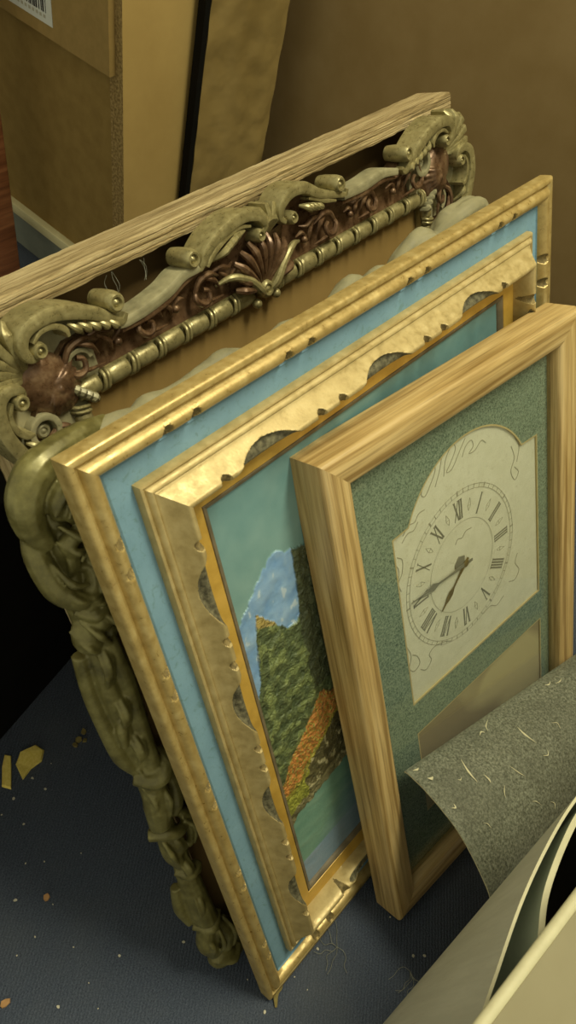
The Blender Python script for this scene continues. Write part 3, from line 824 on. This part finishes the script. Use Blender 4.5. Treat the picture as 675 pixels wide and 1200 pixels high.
g.add(V, F); field0 = g.build('copper_field', M['copper'], D)
field0.location = (DCX, DY, 0)
relief_sets = ((1, -.215, 1), (1, -.150, .8), (1, -.090, .9), (-1, .062, .9), (-1, .125, .8), (-1, .200, 1))
def relief(g, sets):
    for s, x0, sc in sets:
        def P_(*pts): return [(x0+s*a*sc, .2500+b*sc, .0100+c) for a, b, c in pts]
        g.tube(P_((-.010,.006,.002),(-.014,-.002,.004),(-.008,-.009,.005),(.000,-.008,.005),(.002,-.001,.004),(-.003,.002,.003)), [.0014,.0026,.0028,.0024,.0020,.0022], 6, 8)
        g.tube(P_((-.013,.002,.003),(-.006,.011,.004),(.006,.013,.005),(.018,.007,.003)), [.0020,.0028,.0028,.0008], 6, 8)
        g.tube(P_((.000,.011,.004),(.010,.006,.005),(.016,-.003,.003)), [.0012,.0024,.0006], 5, 8)
        g.tube(P_((.008,.012,.003),(.020,.014,.005),(.030,.010,.004),(.038,.012,.002)), [.0012,.0026,.0020,.0006], 5, 8)
        g.tube(P_((.018,.010,.003),(.026,.003,.004),(.028,-.006,.002)), [.0012,.0022,.0006], 5, 8)
        g.ball((x0+s*.034*sc, .2500-.002*sc, .0125), .0034)
        g.tube(P_((.030,.000,.002),(.038,.006,.004),(.046,.004,.003)), [.0010,.0022,.0006], 5, 8)
        g.tube(P_((-.010,-.006,.003),(.004,-.010,.004),(.020,-.012,.002)), [.0010,.0018,.0006], 5, 8)
for rp_ in relief_sets:
    g = G(); relief(g, [rp_]); g.build('leaf_relief', M['copper'], field0)
# --- rim ribbons
g = G()
g.ribbon(cut([(-.1800,.5672),(-.1721,.5668),(-.1512,.5677),(-.1284,.5716),(-.1131,.5772),(-.0981,.5775)]), [.0030,.0040,.0044,.0044,.0040,.0030], [.021,.021,.020,.020,.021,.022], 0)
rim0 = g.build('rim', M['resin_dusty'], D); rim0.location = (DCX, DY, 0); g = G()
g.ribbon(cut([(.0825,.5752),(.1166,.5738),(.1451,.576),(.1653,.5725)]), [.0035,.0044,.0042,.0032], [.022,.020,.020,.022], 0)
rim1_ = g.build('rim', M['resin_dusty'], D); rim1_.location = (DCX, DY, 0)
# copper coloured inner lip just under the rim
g = G()
g.ribbon(cut([(-.1780,.5615),(-.1512,.5617),(-.1284,.5656),(-.1131,.5712),(-.0960,.5735)]), [.0016,.0024,.0024,.0022,.0012], .0185, 0)
lip0 = g.build('copper_lip', M['copper'], D); lip0.location = (DCX, DY, 0); g = G()
g.ribbon(cut([(.0825,.5692),(.1166,.5678),(.1451,.570),(.1650,.5670)]), [.0014,.0024,.0022,.0012], .0185, 0)
lip1 = g.build('copper_lip', M['copper'], D); lip1.location = (DCX, DY, 0)
# --- centre scrolls with rolled ends
def scroll_l(g):
    g.ribbon(cut([(-.1005,.5790),(-.0967,.5768),(-.0935,.5800),(-.0877,.5867),(-.0722,.5943),(-.0475,.5992),(-.0290,.5945),(-.0215,.5850),(-.0262,.5790)]), [.0018,.0024,.0030,.0040,.0050,.0052,.0044,.0034,.0022], [.020,.022,.023,.024,.025,.026,.026,.024,.022])
    g.roll(-.1032, .5868-DY, .0078, .0250); g.roll(-.0300, .5793-DY, .0058, .0255)
    g.ribbon(cut([(-.0905,.5760),(-.0840,.5815),(-.0700,.5885),(-.0520,.5925),(-.0380,.5895)]), [.0012,.0022,.0026,.0022,.0010], .0235)
def leafy_l(g):
    for k in range(4):
        t = k/3; a = (-.0800+.016*t, .5760+.003*t-DY); b = (-.0700+.014*t, .5810+.006*t-DY); c = (-.0560+.012*t, .5870-DY+.001*t)
        g.tube([(a[0], a[1], .016), (b[0], b[1], .0235), (c[0], c[1], .021)], [.0012, .0032, .0012], 5, 8)
def scroll_r(g):
    g.ribbon(cut([(.0880,.5800),(.0845,.5762),(.0747,.5790),(.0600,.5838),(.0472,.5889),(.0295,.5985),(.0130,.5998),(.0010,.5935),(-.0015,.5845),(.0040,.5785)]), [.0018,.0022,.0028,.0036,.0044,.0052,.0050,.0042,.0032,.0020], [.022,.022,.022,.023,.024,.026,.026,.025,.023,.022])
    g.roll(.0765, .5872-DY, .0078, .0250); g.roll(.0112, .5800-DY, .0058, .0255)
    g.ribbon(cut([(.0350,.5880),(.0430,.5860),(.0560,.5800),(.0700,.5755)]), [.0010,.0022,.0024,.0010], .0225)
def leafy_r(g):
    for k in range(4):
        t = k/3
        g.tube([(.0260+.012*t, .5850-.002*t-DY, .018), (.0330+.014*t, .5810-.003*t-DY, .0235), (.0420+.015*t, .5740-DY, .017)], [.0012, .0032, .0010], 5, 8)
g = G(); scroll_l(g); s0 = g.build('centre_scroll', M['resin'], D); s0.location = (DCX, DY, 0)
g = G(); leafy_l(g); x_ = g.build('leaf_edge', M['resin'], s0)
g = G(); scroll_r(g); s1 = g.build('centre_scroll', M['resin'], D); s1.location = (DCX, DY, 0)
g = G(); leafy_r(g); x_ = g.build('leaf_edge', M['resin'], s1)
# plume between the scrolls
g = G()
for k in range(5):
    a = -.55+.27*k
    bx_, by_ = -.0120, .5740-DY
    g.ribbon([(bx_, by_), (bx_+math.sin(a)*.012, by_+math.cos(a)*.012), (bx_+math.sin(a*1.3)*.026, by_+math.cos(a*1.3)*.025)], [.0010, .0030, .0020], [.014, .022, .019])
p0 = g.build('plume', M['resin'], D); p0.location = (DCX, DY, 0)
# --- shell
g = G(); sx, sy = -.0265, .5330-DY
for k in range(11):
    a = -1.25+k*.25; L = .044 if abs(a) < .9 else .036
    g.tube([(sx+math.sin(a)*.007, sy+math.cos(a)*.007, .014), (sx+math.sin(a)*L*.45, sy+math.cos(a)*L*.45, .0185), (sx+math.sin(a)*L*.8, sy+math.cos(a)*L*.8, .0200), (sx+math.sin(a)*L, sy+math.cos(a)*L, .0150)], [.0010, .0022, .0036, .0022], 5, 8)
sh0 = g.build('shell', M['copper'], D); sh0.location = (DCX, DY, 0)
g = G()
for s in (-1, 1):
    g.tube([(sx+s*.003, sy-.004, .012), (sx+s*.010, sy+.003, .0185), (sx+s*.022, sy+.016, .0200), (sx+s*.038, sy+.024, .0175), (sx+s*.052, sy+.022, .0120)], [.0030, .0042, .0036, .0030, .0012], 6, 9)
g.roll(sx, sy, .0078, .0185); g.ball((sx-.012, sy-.009, .013), .0042); g.ball((sx+.012, sy-.009, .013), .0042)
x_ = g.build('shell_base', M['resin'], sh0)
# --- beading
g = G(); xs_ = -.2140
while xs_ < .212:
    if abs(xs_-sx) > .014:
        g.tube([(xs_-.0102, .2255, .0072), (xs_-.0088, .2255, .0072), (xs_, .2255, .0072), (xs_+.0088, .2255, .0072), (xs_+.0102, .2255, .0072)], [.0045, .0074, .0080, .0074, .0045], 3, 12, flat=.82)
    for d in (.0118, .0155):
        if abs(xs_+d-sx) > .016: g.tube([(xs_+d-.0022, .2183, .0080), (xs_+d-.0008, .2215, .0132), (xs_+d+.0012, .2295, .0132), (xs_+d+.0022, .2330, .0080)], .0015, 4, 8)
    xs_ += .0277
g.plate([(-.2175,.2175),(.2175,.2175),(.2340,.2340),(-.2340,.2340)], 0, .0062)
be0 = g.build('beading', M['resin'], D); be0.location = (DCX, DY, 0)
# --- corner ornament (top left), local about the frame centre
def corner_scrolls(g, side):
    def c2(P_):
        P_ = [(x, y-DY) for x, y in P_]
        return P_ if side == 0 else [(-y, -x) for x, y in P_]
    g.ribbon(c2([(-.2455,.5765),(-.2510,.5745),(-.2560,.5775),(-.2580,.5861),(-.2516,.5950),(-.2343,.5975),(-.2155,.5925),(-.1973,.5832),(-.1857,.5740),(-.1776,.5690),(-.1725,.5735)]), [.0016,.0026,.0034,.0044,.0052,.0056,.0056,.0050,.0040,.0030,.0018], [.022,.023,.025,.026,.027,.027,.026,.025,.023,.022,.022])
    g.ribbon(c2([(-.2500,.5850),(-.2425,.5895),(-.2326,.5895),(-.2245,.5840),(-.2235,.5785)]), [.0010,.0018,.0024,.0022,.0012], .0250)
    for (a, r) in (((-.2470,.5785), .0062), ((-.1800,.5845), .0078)):
        p = c2([a])[0]; g.roll(p[0], p[1], r, .0262)
def corner_leaves(g, side):
    def c2(P_):
        P_ = [(x, y-DY, z) for x, y, z in P_]
        return P_ if side == 0 else [(-y, -x, z) for x, y, z in P_]
    for k in range(5):
        t = k/4
        g.tube(c2([(-.2200+.030*t, .5855-.010*t, .021), (-.2150+.030*t, .5800-.010*t, .0235), (-.2080+.026*t, .5725-.006*t, .016)]), [.0012, .0030, .0010], 5, 8)
g = G(); corner_scrolls(g, 0); corner_scrolls(g, 1); co0 = g.build('corner_scrolls', M['resin'], D); co0.location = (DCX, DY, 0)
g = G(); corner_leaves(g, 0); corner_leaves(g, 1); x_ = g.build('leaf_edge', M['resin'], co0)
g = G()
for k in range(7):
    a = PI*.75+(-.66+.22*k); b0 = Vector((-.2560, .2560))
    d = Vector((math.cos(a), math.sin(a))); q = Vector((-d.y, d.x))*(k-3)*.0016; L = .046-.003*abs(k-3)
    g.ribbon([tuple(b0+d*.004), tuple(b0+d*L*.5+q*.5), tuple(b0+d*L*.85+q*1.6), tuple(b0+d*L+q*3.4)], [.0016, .0032, .0036, .0014], [.014, .021, .022, .015])
pl0 = g.build('corner_plume', M['resin'], D); pl0.location = (DCX, DY, 0)
def boss(g):
    R45 = Matrix.Rotation(PI*.25, 3, 'Z')
    g.ball((-.2440, .2440, .0070), .0300, (.74, 1.0, .40), R45, u=22, v=12)
    for k in range(9):
        a = PI*.25+PI+(-1.1+.275*k)+PI*.5
        g.tube([(-.2440, .2440, .0185), (-.2440+math.cos(a)*.012, .2440+math.sin(a)*.012, .0182), (-.2440+math.cos(a)*.024, .2440+math.sin(a)*.024, .0110)], [.0010, .0026, .0016], 5, 8)
    g.ball((-.2400, .2400, .0185), .0036)
bo0 = carve('corner_boss', boss, D, M['copper'], .0011, 1); bo0.location = (DCX, DY, 0)
g = G()
g.ribbon([(-.2600+.0108*math.cos(t), .2160+.0108*math.sin(t)) for t in [i*.45 for i in range(15)]], .0026, .0165, 0, 2)
g.roll(-.2600, .2160, .0058, .0130)
g.ribbon([(-.2160+.0100*math.cos(t), .2560+.0080*math.sin(t)-.008) for t in [i*.45 for i in range(13)]], .0018, .0135, 0, 2)
for k in range(4): g.tube([(-.2330+.004*k, .2360-.0035*k, .008), (-.2270+.004*k, .2320-.004*k, .0150), (-.2260+.004*k, .2250-.003*k, .008)], [.0022,.0038,.0020], 5, 8)
g.plate([(-.2900,.2150),(-.2900,.2350),(-.2860,.2620),(-.2750,.2760),(-.2620,.2860),(-.2350,.2900),(-.2000,.2780),(-.2000,.2330),(-.2175,.2175),(-.2330,.2000),(-.2780,.2000)], 0, .0080)
vo0 = g.build('corner_volute', M['resin_dusty'], D); vo0.location = (DCX, DY, 0)
firsts = [field0, rim0, rim1_, lip0, lip1, s0, s1, p0, sh0, be0, co0, pl0, bo0, vo0]
for k in (1, 2, 3):
    for f0 in firsts:
        c = f0.copy(); COL.objects.link(c); c.parent = D; c.rotation_euler = (0, 0, k*PI/2)
        for ch in f0.children:
            d_ = ch.copy(); COL.objects.link(d_); d_.parent = c
box('backing', (DCX-.235, DCX+.235, DY-.235, DY+.235, -.004, -.0005), M['brownpaper'], D)

# ---------------------------------------------------------------- E: weathered pine frame
E = empty('weathered_wood_frame', frame_matrix(.2, .1825, .03, .428), 'rough weathered pine box frame, the rearmost of the leaning frames', 'wooden frame')
EW, EH, Ed, Et = .582, .590, .040, .0155
def ebeam(name, L, seed):
    V = []; F = []; n = 120
    sec0 = [(0,0),(0,Ed*.25),(0,Ed*.5),(0,Ed*.75),(0,Ed-.0015),(.0012,Ed),(.0035,Ed+.0003),(.0042,Ed-.0008),(.0050,Ed+.0002),(.0075,Ed),(.0083,Ed-.0010),(.0091,Ed),(.0118,Ed),(.0126,Ed-.0010),(.0134,Ed-.0002),(Et,Ed-.0006),(Et,Ed*.6),(Et,0)]
    ns = len(sec0)
    for i in range(n+1):
        x = L*i/n
        for j, (a, b) in enumerate(sec0):
            q = .0006*noise.noise(Vector((x*40, j*3.1, seed)))+.0004*noise.noise(Vector((x*220, j*7.7, seed)))
            chip = 0
            if j >= 13 and j <= 16: chip = -.0022*max(0, noise.noise(Vector((x*60, 1.3, seed+4))))
            V.append((x, a+q+chip*.6, b+(q if b > 0 else 0)))
    for i in range(n):
        for j in range(ns):
            k = (j+1) % ns; F.append((i*ns+j, i*ns+k, (i+1)*ns+k, (i+1)*ns+j))
    F.append(tuple(range(ns))[::-1]); F.append(tuple(range(n*ns, (n+1)*ns)))
    return mesh(name, V, F, M['rough_wood'], E, angle=30)
o = ebeam('top_board', EW, 1); place_rail(o, EW, EH, 2)
o = ebeam('bottom_board', EW, 2); place_rail(o, EW, EH, 0)
o = ebeam('side_board', EH-2*Et, 3); o.location = (EW, Et, 0); o.rotation_euler = (0,0,PI/2); o.scale = (1,.7,1)
o = ebeam('side_board', EH-2*Et, 4); o.location = (0, EH-Et, 0); o.rotation_euler = (0,0,-PI/2); o.scale = (1,.7,1)
box('panel', (.010, EW-.010, .010, EH-.010, -.002, .003), M['brownboard'], E)

# cobweb tufts caught under the top board
random.seed(9)
for cx, cy in ((.148,.571),(.118,.572)):
    g = G()
    for k in range(3):
        xo = random.uniform(-.006, .006)
        pts = [(cx+xo+random.uniform(-.0025,.0025), cy+.002-.005*i, Ed+random.uniform(.000,.003)) for i in range(4)]
        g.tube(pts, .00018, 5, 4)
    g.build('cobweb', M['fluff'], E)

# ---------------------------------------------------------------- F: grey curled vinyl sheet
P0 = Vector((.34631, .01764, .19353)); ax = Vector((.96104, -.19559, -.19530)); oo = Vector((-.1995, -.9799, 0)); upv = Vector((0, 0, 1))
zz = (upv-ax*upv.dot(ax))
prof_f = [(-.004,-.0035),(0,0),(.0100,.0042),(.0200,.0072),(.0340,.0094),(.0470,.0100),(.0580,.0094),(.0680,.0076),(.0780,.0046),(.0868,.0010),(.0975,-.0045),(.1077,-.0105),(.1207,-.0200),(.1290,-.0320),(.1315,-.044)]
pf = catmull([(a, b, 0) for a, b in prof_f], 4)
V = []; F = []; na = 60; th = .0016
nrm = []
for i in range(len(pf)):
    t = pf[min(i+1, len(pf)-1)]-pf[max(i-1, 0)]; t.normalize(); nrm.append(Vector((-t.y, t.x, 0)))
for layer in (0, 1):
    for i in range(na+1):
        s = i/na*.46
        for k, p in enumerate(pf):
            q = p-nrm[k]*th*layer
            w = .0012*noise.noise(Vector((s*14, p.x*22, 2)))+.0004*noise.noise(Vector((s*60, p.x*70, 6)))
            V.append(P0+Vector((0,-.0012,.0012))+ax*s+oo*(q.x)+upv*(q.y+w*(0 if k < 5 else 1)))
npf = len(pf); b_ = (na+1)*npf; mi = []
for i in range(na):
    for k in range(npf-1):
        a = i*npf+k; F.append((a, a+npf, a+npf+1, a+1)); mi.append(0)
        F.append((b_+a, b_+a+1, b_+a+npf+1, b_+a+npf)); mi.append(1)
for k in range(npf-1):
    for i in (0, na): a = i*npf+k; F.append((a, a+1, a+1+b_, a+b_)); mi.append(2)
for i in range(na):
    for k in (0, npf-1): a = i*npf+k; F.append((a, a+npf, a+npf+b_, a+b_)); mi.append(2)
Fo = mesh('vinyl_sheet', [v-P0 for v in V], F, [M['stone'], M['darkback'], M['sheetedge']], None, mi, loc=P0)
def fpt(s_, k_):
    i = min(int(k_), len(pf)-2); p = pf[i].lerp(pf[i+1], k_-i); m_ = nrm[i]
    q = p+m_*.0010
    return Vector((0,-.0012,.0012))+ax*s_+oo*q.x+upv*(q.y)
g = G()  # scratches, plus bright glints on the curl modelled as pale strips
for pts_, r_ in (([(.056,11.2),(.052,15.2),(.052,18.8)],.0011),([(.064,18),(.065,20),(.064,21.2)],.0009),([(.140,13.2),(.140,16),(.144,20)],.0011),
        ([(.096,20.4),(.100,24),(.104,26.4)],.0005),([(.076,24.4),(.071,26),(.068,28)],.0005),([(.011,9.8),(.014,10.8),(.017,10.4)],.0016),([(.006,4.4),(.010,5.2),(.013,4.9)],.0011),
        ([(.108,8.4),(.112,6.4),(.121,4.8)],.0006),([(.096,8),(.101,7.2),(.104,8.2)],.0008),([(.009,20),(.013,20.6),(.014,19.4)],.0009),([(.140,24.6),(.146,25.6),(.150,24)],.0006),
        ([(.116,39),(.120,40.4),(.117,42)],.0006),([(.218,6.4),(.222,7.2),(.228,6.6)],.0008),([(.230,8.4),(.238,8.8),(.244,8)],.0006),([(.252,13),(.254,14.4),(.253,15.6)],.0006),([(.094,35),(.099,36),(.103,38)],.0005),
        ([(.030,30),(.033,31),(.034,33)],.0004),([(.180,18),(.186,19),(.184,21)],.0004),([(.036,15),(.038,15.6),(.041,15.2)],.0005)):
    g.tube([fpt(a_, k_) for a_, k_ in pts_], [.0001, r_, .0001], 5, 6, flat=.5)
sf = g.build('scuffs_and_glints', M['sheetedge'], Fo)
tag(Fo, 'grey speckled stone-look sheet curling over against the lower clock glass', 'vinyl sheet')

# ---------------------------------------------------------------- G: rolled laminate sheets, lower right
def rolled(name, rim, z_top, z_bot, th, mats, label):
    P_ = catmull([(x, y, 0) for x, y in rim], 10); n = len(P_); V = []; F = []; mi = []
    N_ = []
    for i in range(n):
        t = P_[min(i+1, n-1)]-P_[max(i-1, 0)]; t.normalize(); N_.append(Vector((t.y, -t.x, 0)))
    rows = 24
    for layer in (0, 1):
        for i, p in enumerate(P_):
            for k in range(rows+1):
                z = z_bot+(z_top-z_bot)*k/rows
                q = p+N_[i]*th*layer; V.append((q.x-(z_top-z)*.5, q.y-(z_top-z)*.06, z))
    R1 = rows+1; b = n*R1
    for i in range(n-1):
        for k in range(rows):
            a = i*R1+k; F.append((a, a+1, a+R1+1, a+R1)); mi.append(0); F.append((b+a, b+a+R1, b+a+R1+1, b+a+1)); mi.append(1)
        for k in (0, rows): a = i*R1+k; F.append((a, a+R1, a+R1+b, a+b)); mi.append(2)
    for i in (0, n-1):
        for k in range(rows): a = i*R1+k; F.append((a, a+1, a+1+b, a+b)); mi.append(2)
    c = Vector(V[0]); o = mesh(name, [Vector(v)-c for v in V], F, mats, None, mi, angle=50, loc=c)
    return tag(o, label, 'laminate sheet', 'loosely rolled laminate sheets')
rim1 = [(.085,-.152),(.1400,-.1225),(.1772,-.1120),(.208,-.1049),(.2569,-.0943),(.3014,-.0886),(.340,-.0870),(.372,-.0905),(.402,-.1050),(.415,-.135),(.408,-.175)]
rim2 = [(.213,-.1700),(.218,-.1450),(.2329,-.1225),(.2540,-.1100),(.2754,-.1019),(.3081,-.0956),(.340,-.0930),(.366,-.0965),(.390,-.112),(.398,-.140)]
rolled('laminate_sheet', rim1, .35, .002, .0021, [M['greyply'], M['greensheet'], M['sheetedge']], 'outer grey-beige sheet of the loose roll in the lower right corner')
rolled('laminate_sheet', rim2, .352, .002, .0042, [M['greensheet'], M['darkback'], M['sheetedge']], 'inner grey-green sheet with thick cream edge inside the loose roll')
# board lying over the roll, nearest the camera
e0 = Vector((.1645, -.1055, .4)); e1 = Vector((.2565, -.1127, .4)); du = (e1-e0).normalized()
dd = Vector((.10, -.85, -.52)); dd = (dd-du*dd.dot(du)).normalized(); nn = du.cross(dd).normalized()
if nn.z < 0: nn = -nn
bm_ = Matrix.Identity(4)
for i, a in enumerate((du, dd, nn)):
    for k in range(3): bm_[k][i] = a[k]
org = e0-du*.12; bm_[0][3], bm_[1][3], bm_[2][3] = org
gb = empty('board', bm_, 'beige board with a pale rounded edge lying across the lower right corner', 'board')
V, F = box_vf(0, .52, .003, (.4-.012)/abs(dd.z), -.009, 0); mesh('slab', V, F, M['beigeboard'], gb, smooth=False)
g = G(); g.tube([(0, .002, -.0045), (.26, .002, -.0045), (.52, .002, -.0045)], .0042, 8, 14); g.build('edge_strip', M['sheetedge'], gb)

# ---------------------------------------------------------------- litter on the carpet
def flake(name, x, y, s, mat, label, cat, group=None, pts=None, h=.0025, rot=0):
    rnd = random.Random(int(x*9973+y*7919)); n = 7
    poly = pts or [(s*(.6+.4*rnd.random())*math.cos(2*PI*i/n), s*(.45+.35*rnd.random())*math.sin(2*PI*i/n)) for i in range(n)]
    g = G(); n = len(poly); c, s_ = math.cos(rot), math.sin(rot)
    V = [(px*c-py*s_, px*s_+py*c, 0) for px, py in poly]+[(.9*(px*c-py*s_), .9*(px*s_+py*c), h*(.7+.5*rnd.random())) for px, py in poly]
    g.add(V, [tuple(range(n))[::-1], tuple(range(n, 2*n))]+[(i, (i+1) % n, n+(i+1) % n, n+i) for i in range(n)])
    o = g.build(name, mat, None, smooth=False, loc=(x, y, .0006)); return tag(o, label, cat, group)
flake('foam_flake', .1418, .3340, .021, M['foam'], 'larger yellow foam flake lying on the navy carpet near the added black box', 'foam flake', None, [(-.022,-.004),(-.010,.012),(.004,.015),(.018,.004),(.016,-.008),(.004,-.012),(-.008,-.006)], .004, .4)
flake('foam_flake', .1180, .3420, .016, M['foam'], 'narrow yellow foam strip cut off by the left picture edge', 'foam flake', None, [(-.022,-.005),(-.018,.005),(.004,.006),(.018,.004),(.016,-.003),(0,-.004)], .003, .9)
flake('paint_chip', .0687, .2082, .0052, M['chip'], 'tan brown chip alone on the open carpet left of the carved frame foot', 'chip')
flake('paint_chip', -.0135, .1619, .0060, M['chip'], 'orange chip on the carpet at the lower left picture edge', 'chip', None, None, .002)
for i, (x, y) in enumerate([(.1937,.3160),(.2041,.3200),(.1872,.3139),(.1985,.3105)]):
    flake('olive_crumb', x, y, .0052-.0006*i, M['olivecrumb'], 'olive brown crumb of broken resin in the cluster beside the carved frame', 'crumb', 'olive crumbs beside the carved frame', None, .003, i)
CR = [(.0877,.2376),(.1316,.3165),(.1339,.2972),(.0457,.2282),(.0391,.1877),(.0590,.1541),(.0499,.1195),(.1043,.3122),(.0855,.3067),(.0689,.1989),(.0180,.1246),(.0426,.0967),(.1367,.0802),(.0958,.2828),(.1558,.3156),(.1578,.0106),(.0851,.1164),(.0175,.1866),(.1191,.2179),(.0735,.2495),
 (.3036,-.0589),(.1927,-.0386),(.2270,-.0223),(.1498,-.0205),(.1920,-.0219),(.2921,-.0988),(.3004,-.1074)]
rnd = random.Random(21)
for i, (x, y) in enumerate(CR):
    flake('crumb', x, y, rnd.choice((.0009,.0012,.0018,.0022)), M['crumb'], 'tiny pale crumb scattered on the navy carpet', 'crumb', 'pale crumbs on the carpet', None, .0008, rnd.uniform(0, 3))
g = G(); g.tube([(-.012,-.006,.002),(-.004,.002,.005),(.004,.003,.002),(.010,.010,.004)], [.0012,.0028,.0024,.0008], 6, 6, flat=.4)
o = g.build('wood_shaving', M['olivecrumb'], None, loc=(.1720,-.0200,.0)); tag(o, 'curled dry shaving on the carpet at the bottom corner of the blue band frame', 'shaving')
for i, (x, y, lab) in enumerate([(.2424,-.0360,'wisp of grey lint on the carpet between blue band frame and oak frame'),(.2784,-.1046,'wisp of grey lint on the carpet beside the grey-beige rolled sheet')]):
    g = G(); rnd = random.Random(i+40)
    for k in range(7):
        a0 = rnd.uniform(0, 6.28); p = [(0, 0, .001)]
        for q in range(4):
            a0 += rnd.uniform(-1.1, 1.1); p.append((p[-1][0]+.007*math.cos(a0), p[-1][1]+.007*math.sin(a0), .001+.002*rnd.random()))
        g.tube(p, .00022, 4, 4)
    o = g.build('lint', M['fluff'], None, loc=(x, y, .0)); tag(o, lab, 'lint')

# ---------------------------------------------------------------- light
sc = bpy.context.scene
w = bpy.data.worlds.new('world'); sc.world = w; w.use_nodes = True
bg = w.node_tree.nodes['Background']; bg.inputs[0].default_value = (1, .965, .72, 1); bg.inputs[1].default_value = .66
def area(name, loc, target, sx_, sy_, power, col):
    l = bpy.data.lights.new(name, 'AREA'); l.shape = 'RECTANGLE'; l.size = sx_; l.size_y = sy_; l.energy = power; l.color = col
    o = bpy.data.objects.new(name, l); COL.objects.link(o); o.location = loc
    o.rotation_euler = (Vector(target)-Vector(loc)).to_track_quat('-Z', 'Y').to_euler(); return o
area('ceiling_tube_light', (.88, -.04, 2.3), (.4, .1, 0), 1.0, .3, 43, (1, .955, .71))
sc.view_settings.view_transform = 'Standard'; sc.view_settings.look = 'None'
sc.view_settings.gamma = 1; sc.view_settings.use_curve_mapping = False; sc.view_settings.exposure = 0
